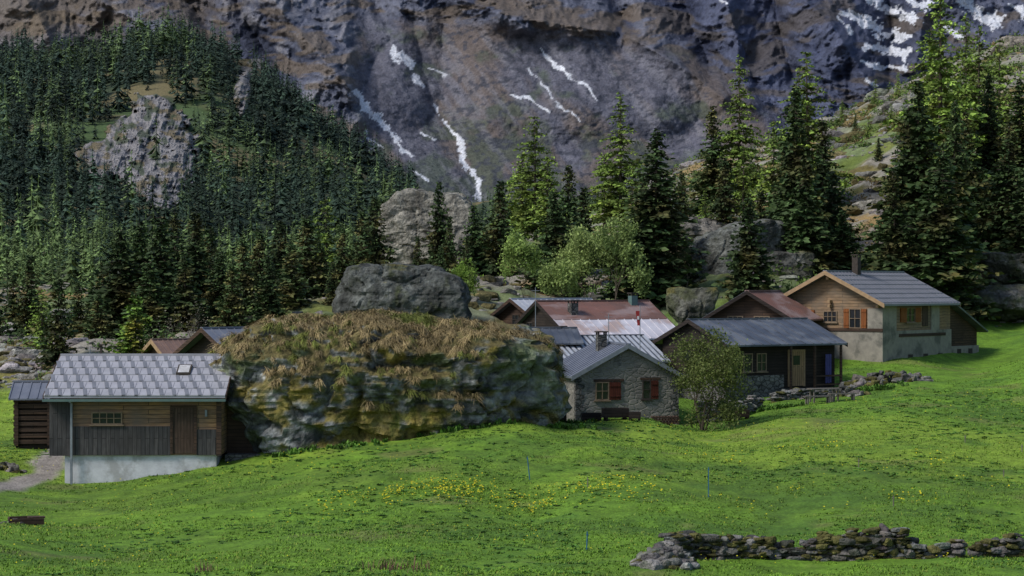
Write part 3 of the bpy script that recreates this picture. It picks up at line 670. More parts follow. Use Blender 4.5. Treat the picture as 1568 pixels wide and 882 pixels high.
TR = [(45,390,150,'S',1),(22,420,160,'S',1),(88,425,130,'S',1.05),(120,430,150,'S',1),(140,440,158,'S',1),(185,350,146,'S',1.05),(205,450,122,'Y',1.1),(213,340,150,'S',1),(245,330,146,'S',1),(268,322,152,'S',.9),(300,322,150,'S',1),
(320,345,158,'S',.9),(338,385,142,'S',1),(372,360,148,'S',1),(398,350,150,'S',1),(430,335,155,'S',1),(448,370,142,'S',1.1),(470,328,150,'S',1.1),(412,390,138,'S',1.1),(500,300,168,'L',1.1),(525,345,162,'S',1),(492,372,150,'S',1.1),(160,395,155,'S',1),(355,400,138,'S',1.1),
(65,440,140,'L',1),(150,450,140,'S',1.1),(230,400,140,'S',1.1),(285,390,140,'S',1.1),(510,400,145,'S',1),
(555,318,165,'S',.9),(575,298,160,'S',1.0),(600,400,172,'S',.9),(672,276,168,'S',.75),(640,360,160,'S',.8),(688,330,165,'S',.8),(675,375,154,'S',.8),(726,312,168,'S',.9),(765,275,168,'S',.95),(745,340,175,'S',.9),(715,360,162,'S',.8),
(820,176,195,'L',1.),(800,230,205,'L',.95),(838,235,190,'L',1),(870,250,168,'S',1.0),(850,290,162,'S',1),(893,285,175,'S',.9),(950,141,205,'L',1.2),(925,230,210,'L',1.1),(968,250,190,'L',1.),(1000,195,150,'S',1.1),(978,270,158,'S',.95),(1022,270,156,'S',.9),(935,330,165,'L',1),
(1045,260,190,'S',.9),(1095,160,205,'S',.8),(1132,84,205,'L',.85),(1110,240,180,'S',.95),(1138,220,190,'L',1),(1146,300,148,'S',1.15),(1165,290,165,'S',.9),(1080,290,200,'L',.9),
(1215,128,160,'S',1),(1200,215,172,'S',.9),(1240,78,190,'L',1.),(1260,180,170,'S',1),(1275,260,162,'S',.95),(1235,240,156,'S',1),(1290,320,158,'S',.9),(1225,110,195,'L',1.),(1185,180,185,'L',.9),
(1330,190,230,'L',.9),(1345,225,215,'S',.8),(1310,215,240,'S',.7),(1290,190,262,'L',.8),(1365,200,235,'L',.9),(1340,120,262,'L',.7),(1375,110,262,'L',.7),
(1385,160,162,'S',.9),(1413,120,155,'S',1.1),(1440,-25,178,'L',1.1),(1425,40,190,'L',1.),(1462,150,165,'S',.95),(1498,40,185,'L',1.),(1482,170,172,'S',.9),(1512,110,180,'S',.8),(1538,185,166,'S',.95),(1565,120,178,'S',1),(1590,60,190,'L',1),(1375,260,150,'S',1.0),(1440,230,150,'S',1.1),(1575,230,160,'S',1),(1620,100,175,'S',1),(1530,60,200,'L',1),(1480,20,205,'L',.9),(-30,350,150,'S',1),(-60,380,160,'S',1)]
rs = np.random.default_rng(44)
M_young = attrmat('young_needles', 3, .15, rough=.75)
def ydata():
    V, f, C, mi = conifer('S', 8, 777); C = C*np.array([2.3, 2.4, 1.1]); return npmesh('young_spruce', V, f, C, [M_young, M_bark], False, mi), 8
YM = ydata()
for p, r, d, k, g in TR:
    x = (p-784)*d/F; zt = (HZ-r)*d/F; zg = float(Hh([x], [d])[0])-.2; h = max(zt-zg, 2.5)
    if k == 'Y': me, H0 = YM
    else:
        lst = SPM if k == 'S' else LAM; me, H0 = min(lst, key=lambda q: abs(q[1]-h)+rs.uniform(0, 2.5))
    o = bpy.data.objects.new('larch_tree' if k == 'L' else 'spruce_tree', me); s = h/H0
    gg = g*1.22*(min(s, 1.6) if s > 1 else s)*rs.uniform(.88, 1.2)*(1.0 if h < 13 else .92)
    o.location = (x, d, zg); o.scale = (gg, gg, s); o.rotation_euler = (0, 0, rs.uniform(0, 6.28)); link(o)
FV = [(lambda q: (q[0], q[1], np.repeat((np.clip(q[2].max(1)/.07, .25, 1.5))[:, None], 3, 1)))(conifer('S' if i % 4 else 'L', 1, 900+i, 1)) for i in range(18)]
FV = [(v, f, np.clip(c*(1. if i % 4 else .4), .25, 1.5)) for i, (v, f, c) in enumerate(FV)]
def forest(name, x, y, hlo, hhi, seed, light=.2):
    rs = np.random.default_rng(seed); z = Hh(x, y)-.3; h = hlo+(hhi-hlo)*rs.uniform(0, 1, len(x))**1.5
    h = h*(1+.35*fbm(x/15, y/15, 0, 2, seed+3))*np.interp(y, [230, 330, 480, 700, 1000], [.62, .7, .82, 1., 1.05])
    wd = h*rs.uniform(.7, 1.35, len(x)); n = fbm(x/40, y/40, 0, 4, seed)
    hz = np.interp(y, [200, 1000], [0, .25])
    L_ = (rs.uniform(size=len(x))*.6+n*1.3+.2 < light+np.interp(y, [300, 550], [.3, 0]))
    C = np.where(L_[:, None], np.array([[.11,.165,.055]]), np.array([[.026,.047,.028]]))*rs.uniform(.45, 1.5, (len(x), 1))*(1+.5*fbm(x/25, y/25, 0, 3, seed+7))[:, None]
    C = mix(C, (.055,.085,.085), hz)  # farther trees turn blue-green: haze painted into their colour
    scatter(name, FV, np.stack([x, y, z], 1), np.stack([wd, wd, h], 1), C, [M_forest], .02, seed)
rs = np.random.default_rng(55)
n = 9300; y = np.sqrt(rs.uniform(330**2, 1000**2, n)); p = rs.uniform(-120, 640, n); x = (p-784)*y/F
rw = HZ-Hh(x, y)/y*F; cmv = cliffmask(p, rw); cmv2 = cliffmask(p, rw-22)
k = ((cmv < .02) & (cmv2 < .12)) | (rs.uniform(size=n) < .03)
k &= (fbm(x/18, y/18, 0, 4, 51) < .12) | (rs.uniform(size=n) < .2)
k &= fbm(x/9, y/9, 0, 3, 57) < .25; x, y = x[k], y[k]
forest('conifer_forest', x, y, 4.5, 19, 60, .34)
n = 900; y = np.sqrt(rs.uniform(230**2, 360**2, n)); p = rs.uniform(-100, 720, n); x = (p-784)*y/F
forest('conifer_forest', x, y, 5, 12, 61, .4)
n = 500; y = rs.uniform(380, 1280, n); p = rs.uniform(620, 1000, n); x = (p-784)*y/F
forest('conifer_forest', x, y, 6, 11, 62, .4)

# ------------------------------------------------------------------ broadleaf trees
def broadleaf(name, base, H, seed, leafC, nleaf, lsize, spread=.5, stems=3, bark=None, depth=4, r0=.06, leafr=.35, wmax=None, low=2):
    rs = np.random.default_rng(seed); V = []; Fs = []; tips = []
    def tube(p, q, r1, r2):
        d = (q-p); d /= np.linalg.norm(d); a = np.cross(d, [.3,.9,.1]); a /= np.linalg.norm(a); b = np.cross(d, a); n = len(V)
        for c, r in ((p, r1), (q, r2)):
            for i in range(5): t = i*1.2566; V.append(c+a*math.cos(t)*r+b*math.sin(t)*r)
        for i in range(5): Fs.append([n+i, n+(i+1)%5, n+5+(i+1)%5, n+5+i])
    def grow(p, d, L, r, k):
        for s_ in range(2):
            d2 = d+rs.normal(0, .16, 3); d2 /= np.linalg.norm(d2); q = p+d2*L/2; tube(p, q, r, r*.8); p = q; r *= .8; d = d2
            if k <= low: tips.append(p)
        if k == 0: tips.append(p); return
        for i in range(rs.integers(2, 4)):
            nd = d+rs.normal(0, spread, 3)+np.array([0,0,.15]); nd /= np.linalg.norm(nd); grow(p, nd, L*rs.uniform(.6, .85), r*.7, k-1)
    for i in range(stems):
        d = np.array([rs.normal(0, .22), rs.normal(0, .22), 1.]); d /= np.linalg.norm(d); grow(np.array([rs.normal(0, .12), rs.normal(0, .12), -.15]), d, H*(.33 if low < 3 else .24), r0*rs.uniform(.7, 1.1), depth)
    V = np.array(V); sc_ = H/V[:,2].max(); T = np.array(tips); wx = np.percentile(np.abs(T[:,:2]), 95)
    sx = min(sc_, (wmax or 1e9)/wx); V *= np.array([sx, sx, sc_]); T = T*np.array([sx, sx, sc_])
    o = empty(name, base)
    obj('branches', npmesh('branches', V, np.array(Fs), None, [bark or M_bark]), o)
    if nleaf:
        cl = fbm(T[:,0]*.9, T[:,1]*.9, T[:,2]*.9, 2, seed+2); wgt = sst(-.35, .15, cl)+.05; wgt /= wgt.sum()
        I = rs.choice(len(T), nleaf, p=wgt); c = T[I]+rs.normal(0, leafr, (nleaf, 3)); a = rs.normal(0, 1, (nleaf, 3)); a /= np.linalg.norm(a, axis=1)[:, None]
        b = np.cross(a, rs.normal(0, 1, (nleaf, 3))); b /= np.linalg.norm(b, axis=1)[:, None]; s = (lsize*rs.uniform(.6, 1.3, nleaf))[:, None]
        q = np.stack([c-a*s, c+b*s*.6, c+a*s, c-b*s*.6], 1).reshape(-1, 3)
        cc = np.array(leafC)*(1+.35*fbm(c[:,0]*1.5, c[:,1]*1.5, c[:,2]*1.5, 2, seed))[:, None]*rs.uniform(.6, 1.3, (nleaf, 1))
        obj('leaves', npmesh('leaves', q, np.arange(nleaf*4).reshape(-1, 4), np.repeat(cc, 4, 0), [M_dec]), o)
def gz(p, d): x = (p-784)*d/F; return (x, d, float(Hh([x], [d])[0]))
broadleaf('deciduous_tree', gz(1076, 106.5), 5.2, 3, (.12,.15,.04), 11500, .07, .5, 5, depth=4, r0=.07, leafr=.24, wmax=1.95, low=3)
broadleaf('deciduous_tree', gz(900, 150), 6.2, 4, (.24,.31,.1), 6500, .11, .45, 4, depth=4, r0=.07, leafr=.25, wmax=2.0)
broadleaf('deciduous_tree', gz(940, 147), 6.8, 14, (.21,.28,.09), 6500, .11, .45, 3, depth=4, r0=.07, leafr=.25, wmax=1.7)
broadleaf('deciduous_tree', gz(862, 148), 4.6, 15, (.24,.32,.095), 4000, .11, .45, 3, depth=4, r0=.07, leafr=.25, wmax=1.3)
broadleaf('deciduous_tree', gz(803, 155), 5.0, 5, (.22,.31,.08), 3600, .11, .45, 3, depth=4, leafr=.25, wmax=1.3)
broadleaf('deciduous_tree', gz(712, 150), 2.6, 6, (.18,.28,.05), 2500, .1, .5, 3, depth=3, leafr=.25, wmax=.9)
broadleaf('bare_shrub', gz(280, 122), 4.4, 7, (.3,.27,.2), 350, .05, .55, 5, bark=M_barkpale, depth=4, r0=.05)
broadleaf('bare_shrub', gz(1045, 150), 4.6, 8, (.15,.12,.07), 700, .06, .5, 5, bark=M_barkpale, depth=4, r0=.05)
def scrub(name, n, plo, phi, ylo, yhi, s, C, seed, thr=-.05):
    rs = np.random.default_rng(seed); x, y = rayxy(n, plo, phi, ylo, yhi, rs); k = (wild(x, y) > .4) & (fbm(x/8, y/8, 0, 3, seed) > thr); x, y = x[k], y[k]; z = Hh(x, y)
    m = 50; r = rs.uniform(s*.4, s*1.3, len(x)); P = np.repeat(np.stack([x, y, z], 1), m, 0); rr = np.repeat(r, m)
    d = rs.normal(0, 1, P.shape); d /= np.linalg.norm(d, axis=1)[:, None]; d[:,2] = np.abs(d[:,2]); c = P+d*(rr*rs.uniform(.4, 1.15, len(rr)))[:, None]
    a = rs.normal(0, 1, P.shape); a /= np.linalg.norm(a, axis=1)[:, None]; b = np.cross(a, d); b /= np.linalg.norm(b, axis=1)[:, None]+1e-6; q_ = (rr*.17)[:, None]
    q = np.stack([c-a*q_, c+b*q_*.6, c+a*q_, c-b*q_*.6], 1).reshape(-1, 3)
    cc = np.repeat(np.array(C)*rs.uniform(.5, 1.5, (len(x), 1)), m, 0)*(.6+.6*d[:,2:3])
    obj(name, npmesh(name, q, np.arange(len(q)).reshape(-1, 4), np.repeat(cc, 4, 0), [M_grass]))
scrub('hillside_scrub', 1500, 980, 1650, 148, 285, .9, (.08,.125,.028), 71)
scrub('hillside_scrub', 900, 980, 1650, 150, 285, .6, (.16,.12,.05), 72)
scrub('valley_scrub', 1000, -60, 980, 124, 200, .8, (.07,.12,.03), 73)

# ------------------------------------------------------------------ buildings
class House:
    def __init__(s, name, corner, side, th, W, L, z0, zf, zr):
        th = math.radians(th); s.W, s.L, s.z0, s.zf, s.zr = W, L, z0, zf, zr
        ox, oy = corner
        if side == 'R': ox -= W*math.cos(th); oy -= W*math.sin(th)
        s.e = empty(name, (ox, oy, 0), th); s.m = (zr-zf)/(W/2)
    def walls(s, mat, z0=None, name='walls'):
        z0 = s.z0 if z0 is None else z0; W, L = s.W, s.L; V = []
        for y in (0, L): V += [(0,y,z0),(W,y,z0),(W,y,s.zf),(W/2,y,s.zr),(0,y,s.zf)]
        Fs = [(0,1,2,3,4),(9,8,7,6,5),(0,5,6,1),(1,6,7,2),(2,7,8,3),(3,8,9,4),(4,9,5,0)]
        pmesh(name, V, Fs, mat, s.e)
    def fb(s, face, u0, u1, z0, z1, d0, d1):
        if face == 'front': return (u0,u1,-d1,-d0,z0,z1)
        if face == 'right': return (s.W+d0,s.W+d1,u0,u1,z0,z1)
        return (-d1,-d0,u0,u1,z0,z1)
    def panel(s, name, face, u0, u1, z0, z1, mat, d0=-.02, d1=.03): boxes(name, [s.fb(face,u0,u1,z0,z1,d0,d1)], mat, s.e)
    def window(s, face, u, z, w, h, frame=None, sh=None, left=True, right=True, mul=1, base=.0, shw=None):
        a, b, c, d = u-w/2, u+w/2, z-h/2, z+h/2; t = .06; fr = frame or M_frame; B = base
        boxes('window_glass', [s.fb(face,a,b,c,d,B-.02,B+.015)], M_glass, s.e)
        L_ = [(a-t,a,c-t,d+t),(b,b+t,c-t,d+t),(a,b,c-t,c),(a,b,d,d+t)]
        for i in range(mul): q = a+(i+1)*(b-a)/(mul+1); L_.append((q-.02,q+.02,c,d))
        L_.append((a,b,(c+d)/2-.018,(c+d)/2+.018))
        bl = [s.fb(face,*q,B-.01,B+.06+.002*i) for i, q in enumerate(L_)]; bl.append(s.fb(face,a-.14,b+.14,c-t-.06,c-t,B-.01,B+.12))
        boxes('window_frame', bl, fr, s.e)
        if sh:
            sw = shw or w/2; S_ = []
            if left: S_.append(s.fb(face,a-t-sw-.02,a-t-.02,c-.04,d+.04,B+.01,B+.075))
            if right: S_.append(s.fb(face,b+t+.02,b+t+sw+.02,c-.04,d+.04,B+.01,B+.075))
            boxes('shutters', S_, sh, s.e)
            boxes('shutter_battens', [(q[0]-.001 if face=='left' else q[0], q[1]+(.03 if face=='right' else 0), q[2]-(.03 if face=='front' else 0), q[3], zz-.035, zz+.035) for q in S_ for zz in (c+.15, d-.15)], sh, s.e)
    def roof(s, ov, og, th, mats, rib=None, ribmat=None, ribw=.03, ribh=.045, tiles=None, fascia=None, ogb=None, base=.02, split=None):
        ogb = og if ogb is None else ogb; T = s.W/2+ov; mats = mats if isinstance(mats, (list, tuple)) else (mats, mats)
        for sd, mt in zip((-1, 1), mats):
            fn = lambda t, y, h, sd=sd: (s.W/2+sd*t, y, s.zr-s.m*t+h)
            if split and sd == 1:
                boxes('roof_upper', [(0,split*T,-og,s.L+ogb,base,base+th)], mt, s.e, fn); boxes('roof_lower', [(split*T,T,-og,s.L+ogb,base-.03,base+th-.03)], R_light, s.e, fn)
            else: boxes('roof', [(0,T,-og,s.L+ogb,base,base+th)], mt, s.e, fn)
            h0 = base+th-.005
            if rib:
                n = int((s.L+og+ogb)/rib)
                segs = [(.02, T+.01, mt)] if not (split and sd == 1) else [(.02, split*T, mt), (split*T+.01, T+.01, R_light)]
                for t0_, t1_, mm in segs:
                    bl = []
                    for i in range(n+1):
                        y = -og+.02+i*(s.L+og+ogb-.04)/n
                        bl.append((t0_,t1_,y-ribw,y+ribw,h0-(.04 if split else 0),h0+ribh))
                    boxes('roof_ribs', bl, ribmat or mm, s.e, fn)
            if tiles:
                rw, cw = tiles; nr = int(round(T/rw)); nc = int((s.L+og+ogb)/cw); A_ = []; B_ = []
                for i in range(nr):
                    for j in range(-1, nc+2):
                        y0 = -og+(j+(i%2)*.5)*cw; y1 = y0+cw-.02; t0, t1 = i*T/nr, (i+1)*T/nr+.02
                        a_, b_ = max(y0, -og), min(y1, s.L+ogb)
                        if b_-a_ > .05: A_.append((t0,t1,a_,b_,h0,0))
                        if y1 < s.L+ogb and y1-.2 > -og: B_.append((t0,t1,y1-.2,y1-.03,h0,1))
                for nm, lst, mt2, up in (('roof_tiles', A_, R_tile, 0), ('roof_tile_folds', B_, R_tile2, 1)):
                    V = []; Fs = []
                    for (t0,t1,y0,y1,h,_) in lst:
                        n = len(V)
                        for t in (t0, t1):
                            sk = (.16 if t == t0 else -.0)*up
                            for y in (y0-sk, y1-sk):
                                for hh in (h, h+.012+(.04 if t == t1 else 0)+up*.02): V.append(fn(t, y, hh))
                        Fs += [tuple(n+i for i in f_) for f_ in BF]
                    pmesh(nm, V, Fs, mt2, s.e)
            if fascia:
                boxes('barge_board', [(0,T,-og-.05,-og-.002,base-.12,base+th+.02),(0,T,s.L+ogb+.002,s.L+ogb+.05,base-.12,base+th+.02)], fascia, s.e, fn)
        boxes('ridge_cap', [(s.W/2-.14,s.W/2+.14,-og-.01,s.L+ogb+.01,s.zr+base+th-.04,s.zr+base+th+.05)], mats[1], s.e)
    def chimney(s, x, y, zt, w=.5, mat=None, cap=True, h=2):
        mat = mat or S_dark; bl = [(x-w/2,x+w/2,y-w/2,y+w/2,zt-h,zt)]
        boxes('chimney', bl, mat, s.e)
        if cap: boxes('chimney_cap', [(x-w*.62,x+w*.62,y-w*.62,y+w*.62,zt+.14,zt+.2)]+[(x+i*w*.42-.04,x+i*w*.42+.04,y+j*w*.42-.04,y+j*w*.42+.04,zt-.01,zt+.14) for i in (-1,1) for j in (-1,1)], M_darkfr, s.e)

b = House('wooden_barn', (-21.2, 94), 'R', -89, 7.0, 7.85, -9.8, -4.85, -3.3)
b.walls(W_barn, -7.66)
boxes('whitewashed_base', [(.1,6.9,.65,7.6,-10.2,-7.68)], M_white, b.e)
b.panel('lower_boards', 'right', .95, 5.5, -7.68, -6.35, W_barnlow, -.02, .035)
b.panel('lower_boards', 'right', 6.72, 7.6, -7.68, -6.5, W_barnlow, -.02, .035)
b.panel('corner_boards', 'right', -.02, .95, -7.7, -5.07, W_barnlow, -.02, .055)
b.panel('door', 'right', 5.62, 6.6, -7.6, -5.5, W_door, -.02, .03)
boxes('door_frame', [b.fb('right',5.5,5.62,-7.62,-5.38,-.01,.07),b.fb('right',6.6,6.72,-7.62,-5.38,-.01,.07),b.fb('right',5.62,6.6,-5.5,-5.38,-.01,.068)], W_brown, b.e)
b.window('right', 2.6, -5.98, 1.3, .46, frame=M_frame, mul=3, base=0)
b.panel('beam', 'right', 0, 7.85, -5.06, -4.9, W_brown, -.01, .09)
b.panel('corner_post', 'right', 7.62, 7.85, -7.7, -5.07, W_brown, -.01, .08)
boxes('wall_lamp', [b.fb('right',7.1,7.2,-5.9,-5.6,.0,.12)], M_metal, b.e)
b.roof(.45, .2, .1, R_tile, tiles=(.62, .58), fascia=W_brown, ogb=.22)
m_ = b.m
boxes('gutter', [(7.42,7.56,-.25,8.1,-5.19,-5.08)], M_copper, b.e)
boxes('downpipe', [(7.1,7.19,.95,1.05,-9.4,-5.2),(7.15,7.5,.95,1.05,-5.24,-5.15)], M_metal, b.e)
fn = lambda t, y, h: (3.5+t, y, -3.3-m_*t+h)
boxes('skylight_frame', [(1.2,2.05,5.55,6.2,.1,.24)], M_darkfr, b.e, fn); boxes('skylight_glass', [(1.28,1.97,5.62,6.13,.2,.25)], M_white, b.e, fn)
boxes('flue', [(3.2,3.3,1.6,1.7,-3.5,-2.75),(3.14,3.36,1.54,1.76,-2.75,-2.68)], M_darkfr, b.e)
boxes('lean_to', [(1.5,5.0,7.87,9.3,-9.5,-5.25)], W_brown, b.e); boxes('lean_to_base', [(1.4,6.0,7.88,9.6,-10,-7.75)], S_dark, b.e)
b = House('log_shed', (-25.2, 104), 'R', -85, 2.4, 1.75, -8.2, -5.5, -4.9)
b.walls(W_dark)
boxes('logs', [b.fb('right',-.1,1.85,-7.9+i*.3,-7.9+i*.3+.2,0,.14) for i in range(8)]+[b.fb('right',q,q+.2,-8,-5.6,.02,.2) for q in (-.05,1.6)], W_brown, b.e)
b.roof(.4, .3, .08, R_slate, rib=.4)
b = House('wooden_chalet', (-15.3, 113.9), 'R', -50, 5.5, 7, -7, -3.75, -2.4)
b.walls(W_dark); b.window('front', 3.6, -3.9, .7, .6, sh=M_orange); b.roof(.5, .6, .12, R_slate, rib=.5, fascia=W_brown)
b = House('wooden_chalet', (-19.6, 118), 'R', -60, 4.6, 3.6, -7, -4.15, -3.15)
b.walls(W_brown); b.window('right', 1.4, -4.6, .6, .5, sh=M_orange); b.roof(.4, .4, .12, R_brown, rib=.3, fascia=M_fascia)
b = House('stone_house', (3.38, 108), 'L', 12, 5.6, 6.4, -8.4, -4.62, -3.1)
b.walls(S_house)
boxes('quoins', [(q0,q1,-.03,.3,z,z+.26) for i, z in enumerate(np.arange(-8,-4.9,.3)) for q0, q1 in ((-.03,.3+.15*(i%2)),(5.3-.15*(i%2),5.63))], S_dark, b.e)
b.window('front', 1.42, -5.45, .62, .85, frame=M_frame, sh=M_redsh, left=False, mul=1, shw=.62)
b.window('front', 3.85, -5.4, .35, .9, frame=M_darkfr, sh=M_redsh, left=False, mul=0, shw=.38)
boxes('lintel', [b.fb('front',.95,2.6,-4.95,-4.82,-.01,.05),b.fb('front',3.5,4.6,-4.87,-4.75,-.01,.05)], W_brown, b.e)
b.roof(.3, .22, .1, R_slate, rib=.55, fascia=M_metal)
b.chimney(2.2, 3.2, -2.55, .5, S_dark)
b = House('corrugated_roof_house', (2.78, 117.7), 'R', -70, 7, 6.4, -7.5, -4.25, -2.93)
b.walls(S_dark); b.roof(.4, .3, .08, R_darkmetal, rib=.34, ribmat=R_corr, ribw=.085, ribh=.05); b.chimney(3.3, 1.6, -2.45, .35, M_metal, h=1)
b = House('rusty_roof_house', (3.7, 126.5), 'R', -62, 8, 7.7, -7, -3.0, -.93)
b.walls(W_dark); b.roof(.5, .35, .1, (R_slate, R_rust), rib=.62, ribmat=None, ribw=.02, ribh=.03, fascia=W_dark, split=.5)
b.chimney(5.5, 1.5, -.95, .5, S_dark); b.chimney(4.4, 6.6, -.5, .45, M_copper, h=1.2); b.window('front', 2.6, -2.6, .7, .7, frame=M_darkfr)
b = House('wooden_chalet', (2.0, 139.5), 'R', -55, 6, 6, -5, -2.3, -.86)
b.walls(W_brown); b.roof(.5, .5, .1, (R_slate, R_corr), rib=.5, fascia=W_brown); b.window('front', 3, -2.2, .7, .6, frame=M_darkfr)
b = House('grey_roof_shed', (0.6, 119.5), 'R', -80, 3.4, 3.4, -6.5, -3.2, -2.45)
b.walls(W_dark); b.roof(.3, .2, .08, R_darkmetal, rib=.4)
b = House('gabled_chalet', (17.2, 126.6), 'R', -22, 5.2, 6.5, -6.5, -1.85, -.3)
b.walls(W_brown); b.window('front', 1.7, -2.1, .9, .6, frame=M_frame, mul=2); b.window('front', 3.4, -2.1, .9, .6, frame=M_frame, mul=2)
b.roof(.45, .6, .1, (R_slate, R_rust), rib=.5, fascia=W_dark)
b = House('log_cabin', (12.16, 117), 'R', -58, 6, 8.2, -7.6, -3.1, -1.95)
b.walls(W_dark)
boxes('stone_base', [(-.06,6.12,-.06,4.25,-8,-5.05),(-.05,6.05,4.25,8.28,-8,-5.85)], S_dark, b.e)
b.window('right', 1.65, -4.3, .55, .95, mul=0); b.window('right', 2.65, -4.3, .6, .95, mul=1)
b.panel('door', 'right', 4.75, 5.75, -5.72, -3.72, W_lightdoor, -.02, .05)
boxes('door_frame', [b.fb('right',4.62,4.75,-5.75,-3.6,0,.09),b.fb('right',5.75,5.88,-5.75,-3.6,0,.09),b.fb('right',4.75,5.75,-3.72,-3.6,0,.088)], M_fascia, b.e)
boxes('door_pane', [b.fb('right',5.0,5.5,-4.5,-3.95,.04,.06)], M_glass, b.e)
boxes('porch_posts', [(6.55,6.67,q,q+.12,-6.6,-3.3) for q in (4.3,6.1,8.1)], W_brown, b.e)
boxes('porch_rail', [(6.57,6.65,6.24,8.1,-5.2,-5.1),(6.57,6.65,6.24,8.1,-5.7,-5.62)], W_brown, b.e)
boxes('hanging_cloth', [b.fb('right',7.2+.1*i,7.31+.1*i,-5.6+.04*(i%2),-3.9,.33+.03*(i%2),.37+.03*(i%2)) for i in range(4)], M_blue, b.e)
b.panel('bright_window', 'front', 2.2, 2.8, -4.4, -3.7, M_glass, -.02, .03)
b.roof(.72, .35, .1, R_darkmetal, rib=.62, fascia=W_dark)
b = House('large_chalet', (23.5, 130), 'R', -40, 7.5, 9, -6.6, -.87, .95)
b.walls(W_chalet)
boxes('masonry_base', [(-.07,7.57,-.07,9.05,-7,-2.75)], M_plaster, b.e)
boxes('floor_beam', [(-.1,7.6,-.12,-.07,-2.78,-2.58)], W_brown, b.e)
b.panel('plaster_wall', 'right', -.02, 1.7, -2.75, -.95, M_plaster, -.01, .07); b.panel('plaster_wall', 'right', 6.3, 7.4, -2.75, -.95, M_plaster, -.01, .07)
boxes('corner_pillar', [(6.5,7.58,-.09,-.0,-2.75,-1.3)], M_plaster, b.e)
b.window('front', 1.7, -1.95, .75, .95, sh=M_orange, mul=1); b.window('front', 3.7, -1.85, .9, .62, mul=2); b.window('front', 5.55, -1.95, .75, 1.15, sh=M_orange, mul=1)
b.window('right', 3.6, -1.75, 1.0, .85, sh=M_orange, mul=1, shw=.75)
b.panel('hatch', 'right', 5.2, 5.9, -2.5, -1.2, W_door, 0, .05)
boxes('cellar_opening', [b.fb('right',q,q+.6,-4.75,-4.3,.04,.09) for q in (3.2,5.2,7.2)], M_darkfr, b.e)
boxes('lintel', [b.fb('right',2,8.2,-3.15,-2.95,.05,.11)], W_brown, b.e)
boxes('log_ends', [(q-.09,q+.09,-.32,0,z,z+.17) for q in (3.75,.1,7.3) for z in (-1.25,-.95)]+[(3.66,3.84,-.5,0,.55,.75)], M_fascia, b.e)
b.roof(.6, .75, .13, R_tile2, rib=.42, ribmat=R_tile2, ribw=.03, fascia=M_fascia, ogb=.3)
fn = lambda t, y, h: (3.75+t, y, .95-b.m*t+h)
boxes('roof_battens', [(t,t+.04,-.75,9.3,.14,.2) for t in (.6,1.2,1.8,2.4,3.0,3.6,4.2)], R_tile2, b.e, fn)
b.chimney(4.1, 2.6, 2.0, .42, M_darkfr, h=1.6)
pmesh('lean_to', [(1,9.02,-6.6),(7.4,9.02,-6.6),(7.4,13,-6.6),(1,13,-6.6),(1,9.02,-1.2),(7.4,9.02,-1.2),(7.4,13,-2.85),(1,13,-2.85)], [(0,1,2,3),(4,5,6,7),(0,1,5,4),(1,2,6,5),(2,3,7,6),(3,0,4,7)], W_brown, b.e)
boxes('lean_to_base', [(.9,7.5,9.08,13.1,-7,-3.9)], M_plaster, b.e)
pmesh('lean_to_roof', [(.6,8.9,-1.12),(8,8.9,-1.12),(8,13.5,-3.03),(.6,13.5,-3.03),(.6,8.9,-1.0),(8,8.9,-1.0),(8,13.5,-2.91),(.6,13.5,-2.91)], [(0,1,2,3),(4,5,6,7),(0,1,5,4),(1,2,6,5),(2,3,7,6),(3,0,4,7)], R_darkmetal, b.e)
boxes('cellar_opening', [(7.5,7.54,q,q+.5,-4.5,-4.1) for q in (10,11.6)], M_darkfr, b.e)

# ------------------------------------------------------------------ small things
def cyl(name, parent, p, q, r, mat, r2=None, k=8):
    p = Vector(p); q = Vector(q); d = (q-p).normalized(); a = d.orthogonal().normalized(); b_ = d.cross(a); V = []
    for c, rr in ((p, r), (q, r if r2 is None else r2)):
        for i in range(k): t = i*6.2832/k; V.append(tuple(c+a*math.cos(t)*rr+b_*math.sin(t)*rr))
    Fs = [(i, (i+1)%k, k+(i+1)%k, k+i) for i in range(k)]+[tuple(range(k))[::-1], tuple(range(k, 2*k))]
    return pmesh(name, V, Fs, mat, parent)
M_post = noisy('post_wood', (.16,.14,.12), (.1,.09,.08), 5)
M_postb = noisy('blue_post', (.03,.12,.22), (.02,.09,.17), 5)
for p, d, h, mt, lx in ((812,83,.95,M_postb,-.12),(1085,79,1.15,M_postb,0),(898,66,.6,M_postb,.03),(900,80,.4,M_post,0),(1315,85,.4,M_post,0),(1368,76,.4,M_post,0),(1478,93,.35,M_post,0),(1565,90,.35,M_post,0),(1537,84,.3,M_post,0),(1000,64,.3,M_post,0)):
    x, y, z = gz(p, d); e = empty('fence_post', (x, y, z)); cyl('post', e, (0,0,-.2), (lx,0,h), .022, mt, .018); cyl('insulator', e, (lx-.04,0,h-.1), (lx+.04,0,h-.1), .015, mt)
x, y, z = gz(980, 119); e = empty('flag_pole', (x, y, z)); cyl('pole', e, (0,0,0), (0,0,5.2), .03, M_metal, .02)
boxes('flag', [(-.16-.02*i,-.02-.0*i,-.03+.012*i,.0+.012*i,4.0+.17*i,4.17+.17*i) for i in range(5)], noisy('flag_red', (.25,.03,.03), (.2,.02,.02), 3), e); boxes('flag_cross', [(-.17,-.05,-.045,-.035,4.35,4.55)], M_white, e)
for p, d, t in ((820,124,440),(932,114,480),(138,101,530)):
    x, y, z = gz(p, d); zt = (HZ-t)*d/F; e = empty('antenna_mast', (x, y, z)); cyl('mast', e, (0,0,0), (0,0,zt-z), .03, M_metal, .02); cyl('crossbar', e, (-.25,0,zt-z-.2), (.25,0,zt-z-.2), .015, M_metal)
